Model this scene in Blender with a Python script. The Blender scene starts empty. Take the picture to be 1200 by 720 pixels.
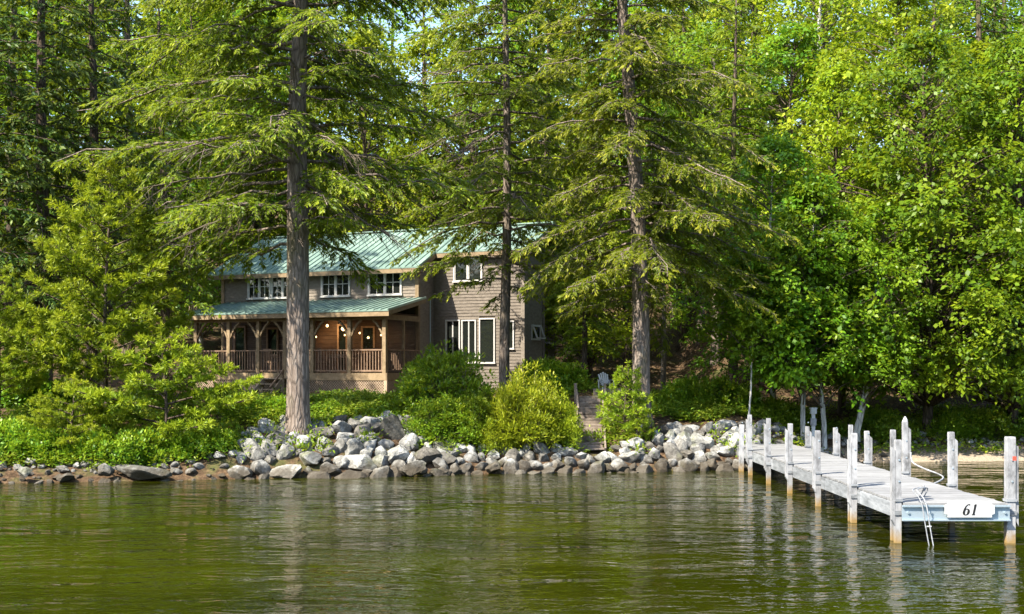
import bpy, bmesh, math, random
import numpy as np
from mathutils import Vector, Matrix
R = math.radians
PI = math.pi
random.seed(4)
S = bpy.context.scene
COL = S.collection

# ------------------------------------------------------------------ camera, sky, sun, exposure
F, HZ, CAMH = 1376.0, 432.0, 2.86          # focal length in photo pixels, horizon row, eye height above the lake
cam = bpy.data.cameras.new('camera')
cam.sensor_width = 36.0
cam.lens = 36.0 * F / 1200.0
cam.shift_y = (HZ - 360.0) / 1200.0
cam.clip_end = 3000
camo = bpy.data.objects.new('camera', cam)
COL.objects.link(camo)
camo.location = (0, 0, CAMH)
camo.rotation_euler = (R(90), 0, 0)
S.camera = camo

SUN_DIR = Vector((-0.78, -0.62, 1.08)).normalized()      # towards the sun
w = bpy.data.worlds.new('World')
S.world = w
w.use_nodes = True
wn = w.node_tree
sky = wn.nodes.new('ShaderNodeTexSky')
sky.sky_type = 'NISHITA'
sky.sun_disc = False
sky.sun_elevation = math.asin(SUN_DIR.z)
sky.sun_rotation = math.atan2(SUN_DIR.x, SUN_DIR.y)
wn.links.new(sky.outputs[0], wn.nodes['Background'].inputs[0])
wn.nodes['Background'].inputs[1].default_value = 0.15
sl = bpy.data.lights.new('sun', 'SUN')
sl.energy = 5.0
sl.angle = R(0.55)
sl.color = (1.0, 0.93, 0.80)
so = bpy.data.objects.new('sun', sl)
COL.objects.link(so)
so.location = (-40, -20, 40)
so.rotation_euler = (-SUN_DIR).to_track_quat('-Z', 'Y').to_euler()
S.view_settings.view_transform = 'Standard'
S.view_settings.look = 'None'
S.view_settings.exposure = 1.62
S.view_settings.gamma = 1
S.cycles.use_denoising = True
S.cycles.max_bounces = 8
S.cycles.transparent_max_bounces = 12
S.cycles.caustics_reflective = False
S.cycles.caustics_refractive = False
S.cycles.sample_clamp_indirect = 6.0

def at(px, Y):
    return (px - 600.0) * Y / F
def zat(py, Y):
    return CAMH + (HZ - py) * Y / F

# ------------------------------------------------------------------ mesh helpers
def tag(o, label=None, cat=None, group=None, kind=None):
    if label: o['label'] = label
    if cat: o['category'] = cat
    if group: o['group'] = group
    if kind: o['kind'] = kind
    return o

def link(name, me, parent=None, loc=None, rz=0.0, mats=None):
    o = bpy.data.objects.new(name, me)
    COL.objects.link(o)
    if parent is not None: o.parent = parent
    if loc is not None: o.location = loc
    if rz: o.rotation_euler = (0, 0, rz)
    return o

def empty(name, loc=(0, 0, 0), rz=0.0):
    o = bpy.data.objects.new(name, None)
    o.empty_display_size = 0.2
    COL.objects.link(o)
    o.location = loc
    o.rotation_euler = (0, 0, rz)
    return o

class MB:
    def __init__(self): self.v = []; self.f = []
    def add(self, vs, fs):
        n = len(self.v)
        self.v += [tuple(p) for p in vs]
        self.f += [tuple(i + n for i in q) for q in fs]
        return self
    def box(self, x0, x1, y0, y1, z0, z1):
        return self.add([(x0,y0,z0),(x1,y0,z0),(x1,y1,z0),(x0,y1,z0),(x0,y0,z1),(x1,y0,z1),(x1,y1,z1),(x0,y1,z1)],
                        [(0,3,2,1),(4,5,6,7),(0,1,5,4),(1,2,6,5),(2,3,7,6),(3,0,4,7)])
    def beam(self, p, q, wd, ht, up=(0,0,1)):
        p = Vector(p); q = Vector(q); d = (q - p).normalized()
        u = Vector(up)
        s = d.cross(u)
        if s.length < 1e-4: s = d.cross(Vector((0,1,0)))
        s.normalize(); u = s.cross(d)
        s = s * wd / 2; u = u * ht / 2
        vs = [p-s-u, p+s-u, p+s+u, p-s+u, q-s-u, q+s-u, q+s+u, q-s+u]
        return self.add(vs, [(0,1,2,3),(7,6,5,4),(0,4,5,1),(1,5,6,2),(2,6,7,3),(3,7,4,0)])
    def tube(self, pts, rad, n=6, cap=True):
        pts = [Vector(p) for p in pts]
        if not hasattr(rad, '__len__'): rad = [rad] * len(pts)
        rings = []
        for i, p in enumerate(pts):
            d = (pts[min(i+1, len(pts)-1)] - pts[max(i-1, 0)]).normalized()
            a = Vector((0,0,1)) if abs(d.z) < 0.9 else Vector((1,0,0))
            s = d.cross(a).normalized(); t = d.cross(s)
            rings.append([p + (s*math.cos(2*PI*k/n) + t*math.sin(2*PI*k/n)) * rad[i] for k in range(n)])
        vs = [p for r in rings for p in r]; fs = []
        for i in range(len(pts)-1):
            for k in range(n):
                fs.append((i*n+k, i*n+(k+1)%n, (i+1)*n+(k+1)%n, (i+1)*n+k))
        if cap:
            fs.append(tuple(range(n))[::-1]); fs.append(tuple((len(pts)-1)*n + k for k in range(n)))
        return self.add(vs, fs)
    def poly(self, pts): return self.add(pts, [tuple(range(len(pts)))])
    def mesh(self, name, mat=None, smooth=False):
        me = bpy.data.meshes.new(name)
        me.from_pydata(self.v, [], self.f)
        me.update()
        if mat: me.materials.append(mat)
        if smooth:
            me.polygons.foreach_set('use_smooth', [True] * len(me.polygons))
        return me
    def build(self, name, mat=None, parent=None, smooth=False, loc=None, rz=0.0):
        return link(name, self.mesh(name, mat, smooth), parent, loc, rz)

def quad_mesh(name, V, mat, tint=None, smooth=False):
    """V: (N,4,3) array of separate quads -> one mesh"""
    V = np.asarray(V, dtype=np.float32)
    n = len(V)
    me = bpy.data.meshes.new(name)
    me.vertices.add(n*4)
    me.vertices.foreach_set('co', V.reshape(-1))
    me.loops.add(n*4)
    me.loops.foreach_set('vertex_index', np.arange(n*4, dtype=np.int32))
    me.polygons.add(n)
    me.polygons.foreach_set('loop_start', np.arange(0, n*4, 4, dtype=np.int32))
    me.polygons.foreach_set('loop_total', np.full(n, 4, dtype=np.int32))
    me.update(calc_edges=True)
    if tint is not None:
        at_ = me.attributes.new('tint', 'FLOAT', 'FACE')
        at_.data.foreach_set('value', np.asarray(tint, dtype=np.float32))
    me.materials.append(mat)
    return me

def norm(a):
    return a / np.maximum(np.linalg.norm(a, axis=-1, keepdims=True), 1e-9)

def blades(base, d, nrm, L, W, fold=0.18, wide=0.45):
    """rhombic leaf blades, slightly folded: (N,4,3)"""
    d = norm(d); s = norm(np.cross(d, nrm)); u = np.cross(s, d)
    L = np.asarray(L)[:, None]; W = np.asarray(W)[:, None]
    mid = base + d * L * wide + u * W * fold
    tip = base + d * L - u * L * 0.06
    return np.stack([base, mid - s*W*0.5 - u*W*fold, tip, mid + s*W*0.5 - u*W*fold], axis=1)

# ------------------------------------------------------------------ materials
def nmat(name, rough=0.7, color=(0.5,0.5,0.5), metal=0.0, spec=0.4):
    m = bpy.data.materials.new(name)
    m.use_nodes = True
    nt = m.node_tree
    b = nt.nodes['Principled BSDF']
    b.inputs['Base Color'].default_value = (*color, 1)
    b.inputs['Roughness'].default_value = rough
    b.inputs['Metallic'].default_value = metal
    b.inputs['Specular IOR Level'].default_value = spec
    return m, nt, b
def N(nt, typ, **kw):
    n = nt.nodes.new('ShaderNode' + typ)
    for k, v in kw.items(): setattr(n, k, v)
    return n
def coords(nt, kind='pos', scale=(1,1,1)):
    if kind == 'pos':
        c = N(nt, 'NewGeometry').outputs['Position']
    else:
        c = N(nt, 'TexCoord').outputs['Object']
    mp = N(nt, 'Mapping')
    mp.inputs['Scale'].default_value = scale
    nt.links.new(c, mp.inputs['Vector'])
    return mp.outputs[0]
def noise(nt, vec, scale, detail=4, rough=0.6, dist=0.0):
    n = N(nt, 'TexNoise')
    n.inputs['Scale'].default_value = scale
    n.inputs['Detail'].default_value = detail
    n.inputs['Roughness'].default_value = rough
    n.inputs['Distortion'].default_value = dist
    nt.links.new(vec, n.inputs['Vector'])
    return n.outputs['Fac']
def ramp(nt, fac, stops):
    r = N(nt, 'ValToRGB')
    e = r.color_ramp.elements
    while len(e) < len(stops): e.new(0.5)
    for k, (p, c) in enumerate(stops):
        e[k].position = p
        e[k].color = (*c, 1) if len(c) == 3 else c
    nt.links.new(fac, r.inputs[0])
    return r.outputs[0]
def grey(v): return (v, v, v)
def mix(nt, fac, a, b, blend='MIX'):
    m = N(nt, 'Mix', data_type='RGBA', blend_type=blend)
    for s, v in ((m.inputs[0], fac), (m.inputs[6], a), (m.inputs[7], b)):
        if hasattr(v, 'is_linked'): nt.links.new(v, s)
        elif isinstance(v, (int, float)): s.default_value = v
        else: s.default_value = (*v, 1)
    return m.outputs[2]
def math_(nt, op, a, b=0.0):
    m = N(nt, 'Math', operation=op)
    for s, v in ((m.inputs[0], a), (m.inputs[1], b)):
        if hasattr(v, 'is_linked'): nt.links.new(v, s)
        else: s.default_value = v
    return m.outputs[0]
def bump(nt, b, h, strength=0.4, dist=0.02):
    n = N(nt, 'Bump')
    n.inputs['Strength'].default_value = strength
    n.inputs['Distance'].default_value = dist
    nt.links.new(h, n.inputs['Height'])
    nt.links.new(n.outputs[0], b.inputs['Normal'])
    return n

def leaf_mat(name, dark, light, tipcol, transl=0.35, rough=0.5):
    m, nt, b = nmat(name, rough, spec=0.25)
    gi = N(nt, 'NewGeometry').outputs['Random Per Island']
    big = noise(nt, coords(nt, 'pos'), 0.55, 2)
    k = math_(nt, 'ADD', math_(nt, 'MULTIPLY', gi, 0.6), math_(nt, 'MULTIPLY', math_(nt, 'SUBTRACT', big, 0.25), 1.0))
    c = ramp(nt, k, [(0.2, dark), (0.75, light)])
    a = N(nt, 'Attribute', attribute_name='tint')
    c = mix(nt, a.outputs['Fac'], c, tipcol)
    oi = N(nt, 'ObjectInfo')
    hs = N(nt, 'HueSaturation')
    nt.links.new(c, hs.inputs['Color'])
    nt.links.new(math_(nt, 'ADD', math_(nt, 'MULTIPLY', oi.outputs['Random'], 0.03), 0.485), hs.inputs['Hue'])
    nt.links.new(math_(nt, 'ADD', math_(nt, 'MULTIPLY', oi.outputs['Random'], 0.3), 0.85), hs.inputs['Value'])
    nt.links.new(hs.outputs[0], b.inputs['Base Color'])
    t = N(nt, 'BsdfTranslucent')
    nt.links.new(mix(nt, 0.5, hs.outputs[0], (0.34, 0.40, 0.015), 'MIX'), t.inputs[0])
    ms = N(nt, 'MixShader')
    ms.inputs[0].default_value = transl
    nt.links.new(b.outputs[0], ms.inputs[1])
    nt.links.new(t.outputs[0], ms.inputs[2])
    nt.links.new(ms.outputs[0], nt.nodes['Material Output'].inputs['Surface'])
    return m

M = {}
M['hemlock'] = leaf_mat('hemlock_needles', (0.042,0.085,0.008), (0.165,0.222,0.013), (0.44,0.45,0.03), 0.42)
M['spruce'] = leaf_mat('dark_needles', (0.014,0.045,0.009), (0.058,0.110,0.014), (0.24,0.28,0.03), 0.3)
M['pine'] = leaf_mat('pine_needles', (0.055,0.130,0.007), (0.215,0.310,0.014), (0.46,0.50,0.03), 0.4)
M['maple'] = leaf_mat('maple_leaves', (0.032,0.100,0.005), (0.125,0.250,0.010), (0.31,0.41,0.02), 0.45, 0.42)
M['beech'] = leaf_mat('beech_leaves', (0.070,0.140,0.005), (0.230,0.310,0.010), (0.44,0.46,0.02), 0.45, 0.42)
M['shrub'] = leaf_mat('shrub_leaves', (0.045,0.130,0.008), (0.150,0.280,0.014), (0.36,0.43,0.03), 0.38, 0.4)
M['yew'] = leaf_mat('yellow_green_sprays', (0.110,0.180,0.010), (0.300,0.350,0.014), (0.50,0.50,0.03), 0.4)
M['herb'] = leaf_mat('low_herbs', (0.040,0.120,0.008), (0.160,0.280,0.014), (0.38,0.42,0.04), 0.38)
M['litter'] = leaf_mat('dry_leaves', (0.10,0.05,0.02), (0.28,0.16,0.07), (0.4,0.27,0.14), 0.1, 0.8)

def bark_mat(name, c0, c1, c2, vs=9.0):
    m, nt, b = nmat(name, 0.9, spec=0.15)
    v = coords(nt, 'obj', (1, 1, 0.22))
    n1 = noise(nt, v, vs, 6, 0.7, 0.6)
    vo = N(nt, 'TexVoronoi', feature='DISTANCE_TO_EDGE')
    vo.inputs['Scale'].default_value = vs*1.1
    nt.links.new(v, vo.inputs['Vector'])
    cr = ramp(nt, vo.outputs['Distance'], [(0.0, grey(0)), (0.18, grey(1))])
    c = ramp(nt, n1, [(0.25, c0), (0.5, c1), (0.78, c2)])
    c = mix(nt, cr, mix(nt, 0.6, c, tuple(x*0.35 for x in c0)), c)
    moss = ramp(nt, noise(nt, coords(nt, 'pos', (1,1,.35)), 1.1, 3), [(0.52, grey(0)), (0.72, grey(0.45))])
    c = mix(nt, moss, c, (0.10, 0.10, 0.03))
    nt.links.new(c, b.inputs['Base Color'])
    hh = math_(nt, 'ADD', math_(nt, 'MULTIPLY', cr, 0.7), n1)
    bump(nt, b, hh, 0.8, 0.03)
    return m
M['bark'] = bark_mat('conifer_bark', (0.10,0.075,0.058), (0.21,0.165,0.135), (0.33,0.28,0.24))
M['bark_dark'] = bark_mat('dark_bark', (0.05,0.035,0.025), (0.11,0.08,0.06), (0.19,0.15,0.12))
M['bark_pale'] = bark_mat('pale_birch_bark', (0.30,0.28,0.24), (0.56,0.54,0.49), (0.70,0.68,0.64), 6)
M['twig'] = nmat('grey_twigs', 0.9, (0.11,0.09,0.065), spec=0.1)[0]

def rock_mat():
    m, nt, b = nmat('granite', 0.85, spec=0.25)
    p = coords(nt, 'pos')
    oi = N(nt, 'ObjectInfo').outputs['Random']
    n1 = noise(nt, p, 3.0, 6, 0.65)
    n2 = noise(nt, p, 14.0, 5, 0.7)
    c = ramp(nt, n1, [(0.3, (0.085,0.085,0.08)), (0.48, (0.22,0.215,0.20)), (0.62, (0.40,0.395,0.37))])
    c = mix(nt, ramp(nt, n2, [(0.45, grey(0)), (0.66, grey(0.8))]), c, (0.09,0.087,0.082))
    tone = ramp(nt, oi, [(0.0, (0.42,0.38,0.33)), (0.3, (0.75,0.73,0.70)), (0.6, (1,1,1)), (1.0, (1.25,1.25,1.22))])
    c = mix(nt, 1.0, c, tone, 'MULTIPLY')
    c = mix(nt, 1.0, c, N(nt, 'ObjectInfo').outputs['Color'], 'MULTIPLY')
    moss = ramp(nt, noise(nt, p, 1.3, 4), [(0.56, grey(0)), (0.68, grey(0.6))])
    c = mix(nt, moss, c, (0.09,0.10,0.03))
    sep = N(nt, 'SeparateXYZ'); nt.links.new(N(nt, 'NewGeometry').outputs['Position'], sep.inputs[0])
    wet = math_(nt, 'ADD', sep.outputs['Z'], math_(nt, 'MULTIPLY', math_(nt, 'SUBTRACT', n1, 0.5), 0.5))
    wetr = ramp(nt, wet, [(0.16, grey(1)), (0.50, grey(0))])
    c = mix(nt, math_(nt, 'MULTIPLY', wetr, 0.85), c, (0.055,0.042,0.026))
    nt.links.new(c, b.inputs['Base Color'])
    bump(nt, b, math_(nt, 'ADD', n2, n1), 0.8, 0.06)
    return m
M['rock'] = rock_mat()

def ground_mat():
    m, nt, b = nmat('forest_floor', 0.95, spec=0.1)
    p = coords(nt, 'pos')
    n1 = noise(nt, p, 1.2, 5)
    n2 = noise(nt, p, 9.0, 5, 0.7)
    c = ramp(nt, n2, [(0.3, (0.028,0.018,0.010)), (0.5, (0.075,0.047,0.027)), (0.7, (0.17,0.11,0.062))])
    c = mix(nt, ramp(nt, n1, [(0.5, grey(0)), (0.66, grey(0.7))]), c, (0.07,0.085,0.025))
    sep = N(nt, 'SeparateXYZ'); nt.links.new(N(nt, 'NewGeometry').outputs['Position'], sep.inputs[0])
    zz = math_(nt, 'ADD', sep.outputs['Z'], math_(nt, 'MULTIPLY', n1, 0.2))
    beach = ramp(nt, zz, [(0.36, grey(1)), (0.5, grey(0))])
    beach = math_(nt, 'MULTIPLY', beach, ramp(nt, math_(nt, 'MULTIPLY', sep.outputs['X'], .05), [(.44, grey(0)), (.50, grey(1))]))
    sand = ramp(nt, noise(nt, p, 25, 3), [(0.3, (0.20,0.155,0.11)), (0.7, (0.38,0.31,0.23))])
    c = mix(nt, beach, c, sand)
    nt.links.new(c, b.inputs['Base Color'])
    bump(nt, b, n2, 0.7, 0.08)
    return m
M['ground'] = ground_mat()

def water_mat():
    m, nt, b = nmat('lake_water', 0.015, (0.05,0.058,0.004), spec=0.72)
    b.inputs['IOR'].default_value = 1.333
    big = noise(nt, coords(nt, 'pos', (0.35,1,1)), 0.22, 2, 0.5)
    body = ramp(nt, big, [(0.35, (0.007,0.0088,0.0003)), (0.65, (0.021,0.0240,0.0006))])
    nt.links.new(body, b.inputs['Base Color'])
    n1 = noise(nt, coords(nt, 'pos', (0.45,1,1)), 1.0, 3, 0.55, 0.5)
    n2 = noise(nt, coords(nt, 'pos', (0.55,1,1)), 4.2, 3, 0.6, 0.4)
    n3 = noise(nt, coords(nt, 'pos', (0.6,1,1)), 12.0, 2, 0.5)
    calm = ramp(nt, noise(nt, coords(nt, 'pos', (0.4,1,1)), 0.35, 2), [(0.36, grey(0.25)), (0.62, grey(1))])
    h = math_(nt, 'ADD', math_(nt, 'MULTIPLY', n1, 0.078), math_(nt, 'MULTIPLY', n2, math_(nt, 'MULTIPLY', calm, 0.030)))
    h = math_(nt, 'ADD', h, math_(nt, 'MULTIPLY', n3, math_(nt, 'MULTIPLY', calm, 0.002)))
    bump(nt, b, h, 1.0, 1.0)
    return m
M['water'] = water_mat()

def wood_mat(name, c0, c1, c2, rough=0.75, scale=5, stretch=(1,1,1), base_stain=None):
    m, nt, b = nmat(name, rough, spec=0.25)
    p = coords(nt, 'pos', stretch)
    n1 = noise(nt, p, scale, 6, 0.7)
    oi = N(nt, 'ObjectInfo').outputs['Random']
    c = ramp(nt, n1, [(0.3, c0), (0.52, c1), (0.75, c2)])
    t = ramp(nt, oi, [(0, grey(0.82)), (1, grey(1.12))])
    c = mix(nt, 1.0, c, t, 'MULTIPLY')
    if base_stain:
        sep = N(nt, 'SeparateXYZ'); nt.links.new(N(nt, 'NewGeometry').outputs['Position'], sep.inputs[0])
        zz = math_(nt, 'ADD', sep.outputs['Z'], math_(nt, 'MULTIPLY', math_(nt, 'SUBTRACT', n1, 0.5), 0.25))
        c = mix(nt, ramp(nt, zz, [(0.03, grey(0.9)), (0.24, grey(0))]), c, base_stain)
    nt.links.new(c, b.inputs['Base Color'])
    bump(nt, b, n1, 0.3, 0.01)
    return m
M['siding'] = wood_mat('weathered_brown_siding', (0.125,0.104,0.082), (0.180,0.150,0.120), (0.240,0.203,0.165), 0.8, 6, (1,1,2.0))
M['trim'] = wood_mat('tan_timber', (0.15,0.105,0.058), (0.23,0.165,0.095), (0.30,0.22,0.135), 0.7, 5)
M['rail'] = wood_mat('brown_rail_timber', (0.15,0.09,0.055), (0.24,0.155,0.10), (0.31,0.21,0.14), 0.7, 6)
M['lattice'] = wood_mat('pale_lattice_timber', (0.24,0.175,0.12), (0.34,0.25,0.17), (0.42,0.33,0.24), 0.8, 6)
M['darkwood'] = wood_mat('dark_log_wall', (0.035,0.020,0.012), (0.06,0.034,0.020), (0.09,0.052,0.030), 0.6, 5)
M['oldwood'] = wood_mat('grey_weathered_timber', (0.13,0.10,0.075), (0.22,0.175,0.14), (0.33,0.28,0.23), 0.85, 7)
M['deck'] = wood_mat('bleached_deck_boards', (0.14,0.139,0.135), (0.225,0.223,0.22), (0.30,0.298,0.293), 0.75, 3, (0.6,4,1))
M['dockpost'] = wood_mat('worn_white_post_paint', (0.11,0.11,0.11), (0.29,0.29,0.295), (0.39,0.39,0.39), 0.6, 7, (1,1,.5), (0.26,0.16,0.045))
M['dockbeam'] = wood_mat('grey_dock_beam', (0.11,0.115,0.12), (0.22,0.23,0.24), (0.36,0.37,0.38), 0.6, 4, (1,.6,3))
M['steel'] = nmat('galvanised_steel', 0.42, (0.42,0.50,0.55), 0.55)[0]
M['white'] = nmat('white_paint', 0.5, (0.46,0.46,0.455))[0]
M['trimwhite'] = nmat('white_window_trim', 0.5, (0.46,0.44,0.41))[0]
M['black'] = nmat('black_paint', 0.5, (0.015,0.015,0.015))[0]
M['red'] = nmat('red_reflector', 0.5, (0.45,0.08,0.05))[0]
M['curtain'] = nmat('dim_curtain', 0.9, (0.20,0.17,0.13))[0]
M['floor'] = wood_mat('porch_boards', (0.14,0.10,0.07), (0.20,0.15,0.11), (0.26,0.20,0.15))
def roof_mat():
    m, nt, b = nmat('green_metal_roof', 0.38, (0.11,0.27,0.21), 0.25, 0.5)
    n1 = noise(nt, coords(nt, 'pos', (1,.35,.35)), 2.2, 6, .7)
    c = ramp(nt, n1, [(0.3, (0.13,0.20,0.16)), (0.55, (0.215,0.305,0.255)), (0.8, (0.30,0.38,0.31))])
    nt.links.new(c, b.inputs['Base Color'])
    return m
M['roof'] = roof_mat()
def glass_mat():
    m, nt, b = nmat('window_glass', 0.02, (0.012,0.014,0.012), spec=0.5)
    b.inputs['IOR'].default_value = 1.5
    return m
M['glass'] = glass_mat()
def screen_mat():
    m, nt, b = nmat('insect_screen', 0.7, (0.03,0.03,0.028))
    t = N(nt, 'BsdfTransparent'); ms = N(nt, 'MixShader'); ms.inputs[0].default_value = 0.55
    nt.links.new(b.outputs[0], ms.inputs[1]); nt.links.new(t.outputs[0], ms.inputs[2])
    nt.links.new(ms.outputs[0], nt.nodes['Material Output'].inputs['Surface'])
    return m
M['screen'] = screen_mat()
def glow_mat(st=2.2):
    m, nt, b = nmat('lit_bulb', 0.4, (1,0.75,0.45))
    b.inputs['Emission Color'].default_value = (1, 0.62, 0.25, 1)
    b.inputs['Emission Strength'].default_value = st
    return m
M['glow'] = glow_mat()

# ------------------------------------------------------------------ terrain
SHX = [-300, -40, -13, -7, 0, 3.5, 6.5, 8.5, 11, 16, 40, 300]
SHY = [22, 26, 29.3, 30.5, 32.2, 32.6, 33.2, 34.6, 35.7, 36.3, 38, 40]
def shore(x): return np.interp(x, SHX, SHY)
P1 = ([-400,-25,-3,-.3,0.6,2.0,3.5,6,12,18,24,40,75,140,400], [-6,-4,-.9,-.12,.50,1.15,1.48,1.72,1.85,2.0,3.0,8.0,20,34,60])
P2 = ([-400,-25,-3,0,0.5,1.5,2.6,5,9,16,30,60,140,400], [-6,-3,-.4,-.03,.10,.24,.62,.95,1.7,3.0,8.0,19,34,60])
PL = ([-400,-25,-3,-.25,0.6,1.6,3.5,6,12,18,24,40,75,140,400], [-6,-4,-.6,-.06,.30,.62,1.1,1.5,1.8,2.0,3.0,8.0,20,34,60])
def sstep(a, b, x):
    t = np.clip((x-a)/(b-a), 0, 1); return t*t*(3-2*t)
def ground(x, y):
    x = np.asarray(x, float); y = np.asarray(y, float)
    d = y - shore(x)
    z = np.interp(d, *P1)*(1-sstep(7.6, 10, x)) + np.interp(d, *P2)*sstep(7.6, 10, x)
    zl = np.interp(d, *PL); k = 1 - sstep(-9.5, -7.5, x)
    z = z*(1-k) + zl*k
    # the bank is taller round the landing steps
    z = z + 0.45*np.exp(-((x-2.6)/1.6)**2)*sstep(2.0, 5.0, d)*(1-sstep(9, 14, d))
    z = z + 0.5*sstep(14, 22, d)*sstep(3, 9, x)
    # trench for the landing steps
    kx = 1 - sstep(.5, .85, np.abs(x-2.24)); line = .42 + (y-33.6)*(1.43/2.8)
    z = np.where((y > 33.0) & (y < 36.9), z*(1-kx) + np.minimum(z, line)*kx, z)
    return z + 0.05*np.sin(x*1.7+y*.6)*sstep(0.5, 3, d) + 0.04*np.sin(x*3.1-y*2.3)*sstep(0.5, 3, d)
def gz(x, y): return float(ground(x, y))

xs = np.unique(np.concatenate([np.linspace(-900,-40,22), np.linspace(-40,-16,25), np.linspace(-16,20,145), np.linspace(20,45,26), np.linspace(45,900,22)]))
ys = np.unique(np.concatenate([np.linspace(-345,0,9), np.linspace(0,27,14), np.linspace(27,40,66), np.linspace(40,70,61), np.linspace(70,600,32)]))
X, Y = np.meshgrid(xs, ys)
Z = ground(X, Y)
rs = np.random.RandomState(3)
Z += rs.normal(0, .018, Z.shape) * ((Y - shore(X)) > 0.6)
me = bpy.data.meshes.new('ground')
nx, ny = len(xs), len(ys)
idx = np.arange(nx*ny).reshape(ny, nx)
q = np.stack([idx[:-1,:-1], idx[:-1,1:], idx[1:,1:], idx[1:,:-1]], -1).reshape(-1, 4)
me.from_pydata(np.stack([X, Y, Z], -1).reshape(-1, 3).tolist(), [], q.tolist())
me.materials.append(M['ground'])
me.polygons.foreach_set('use_smooth', [True]*len(me.polygons))
tag(link('ground', me), kind='structure')
tag(MB().add([(-900,-340,0),(900,-340,0),(900,60,0),(-900,60,0)], [(0,1,2,3)]).build('lake_water', M['water']), kind='structure')


def far_shore():
    m, nt, b = nmat('far_wood', 0.9, spec=0.1)
    p = coords(nt, 'pos')
    nt.links.new(ramp(nt, noise(nt, p, .12, 6, .7), [(.3, (.012,.03,.008)), (.55, (.035,.07,.014)), (.75, (.07,.11,.02))]), b.inputs['Base Color'])
    x_ = np.linspace(-900, 900, 121); y_ = np.linspace(-330, -560, 30)
    X_, Y_ = np.meshgrid(x_, y_); d_ = -330 - Y_
    rs_ = np.random.RandomState(8)
    Z_ = -2 + np.minimum(1, d_/16)*14 + d_*.42*(1+.3*np.sin(X_*.011)+.2*np.sin(X_*.023+1)) + rs_.normal(0, 2.2, X_.shape)*(d_ > 1)
    ii = np.arange(X_.size).reshape(X_.shape)
    me_ = bpy.data.meshes.new('far_shore')
    me_.from_pydata(np.stack([X_, Y_, Z_], -1).reshape(-1, 3).tolist(), [], np.stack([ii[:-1,:-1], ii[:-1,1:], ii[1:,1:], ii[1:,:-1]], -1).reshape(-1, 4).tolist())
    me_.materials.append(m)
    tag(link('far_hills', me_), kind='structure')
far_shore()

# ------------------------------------------------------------------ the house
TH = R(24.0); CT, ST = math.cos(TH), math.sin(TH)
OX, OY = -4.76, 44.0
def A(px, b):            # distance along the front for a photo column, on the wall plane b metres behind the porch front
    k = (px - 600.0) / F
    return (k*(OY + CT*b) - OX - ST*b) / (CT + ST*k)
def Zh(py, a, b):        # height for a photo row at that place
    return CAMH + (HZ - py) * (OY - ST*a + CT*b) / F
house = tag(empty('lake_house', (OX, OY, 0), -TH), 'brown clapboard lake house with green metal roof and railed front porch', 'house')
MW, WG, RB = 2.6, 3.88, 6.2          # front wall, wing wall, ridge: metres behind the porch front
ML, MR, WR, BK = -9.5, 0.0, 4.0, 9.8
PF = 2.67
SLOPE, ZE, BE = 0.48, 6.85, 2.15
def roofz(b): return ZE + SLOPE*(b - BE) if b <= RB else ZE + SLOPE*(RB - BE) - SLOPE*(b - RB)
gbase = 1.2

def solid(name, prof_a, mat):        # wall core
    return prof_a.build(name, mat, house)
core = MB()
core.box(ML+.03, MR-.03, MW+.03, BK, gbase, roofz(MW) - 0.06)
core.build('wall_core', M['siding'], house)
MB().box(MR-.03, WR-.03, WG+.03, 5.7, gbase, roofz(WG) - 0.06).build('wall_core', M['siding'], house)
MB().box(MR-.03, 2.9, 5.7, BK, gbase, roofz(BK) - 0.05).build('wall_core', M['siding'], house)

def siding(name, axis, c, lo, hi, z0, z1, holes=(), pitch=0.125, top=None, out=-1):
    """lapped boards on the plane axis=c; holes: (lo,hi,z0,z1); top(t) = roof height along the wall"""
    mb = MB(); z = z0
    while z < z1 - .02:
        zt = min(z + pitch, z1)
        cuts = [(lo, hi)]
        if top is not None:
            seg = [t for t in np.linspace(lo, hi, 60) if top(t) > zt]
            cuts = [(min(seg), max(seg))] if len(seg) > 1 else []
        for (h0, h1, g0, g1) in holes:
            if zt > g0 + .03 and z < g1 - .03:
                nc = []
                for (p, r_) in cuts:
                    if h1 <= p or h0 >= r_: nc.append((p, r_))
                    else:
                        if h0 > p: nc.append((p, h0))
                        if h1 < r_: nc.append((h1, r_))
                cuts = nc
        for (p, r_) in cuts:
            # break long boards at random joints
            o1, o2 = out*0.028, out*0.006
            if axis == 'b':
                pts = [(p,c+o1,z),(r_,c+o1,z),(r_,c+o2,zt+.004),(p,c+o2,zt+.004),(p,c+.03*-out,z),(r_,c+.03*-out,z)]
            else:
                pts = [(c-o1,p,z),(c-o1,r_,z),(c-o2,r_,zt+.004),(c-o2,p,zt+.004),(c+.03*out,p,z),(c+.03*out,r_,z)]
            mb.add(pts, [(0,1,2,3),(4,5,1,0)])
        z += pitch
    o = mb.build(name, M['siding'], house)
    o['kind'] = 'stuff'
    return o

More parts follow.
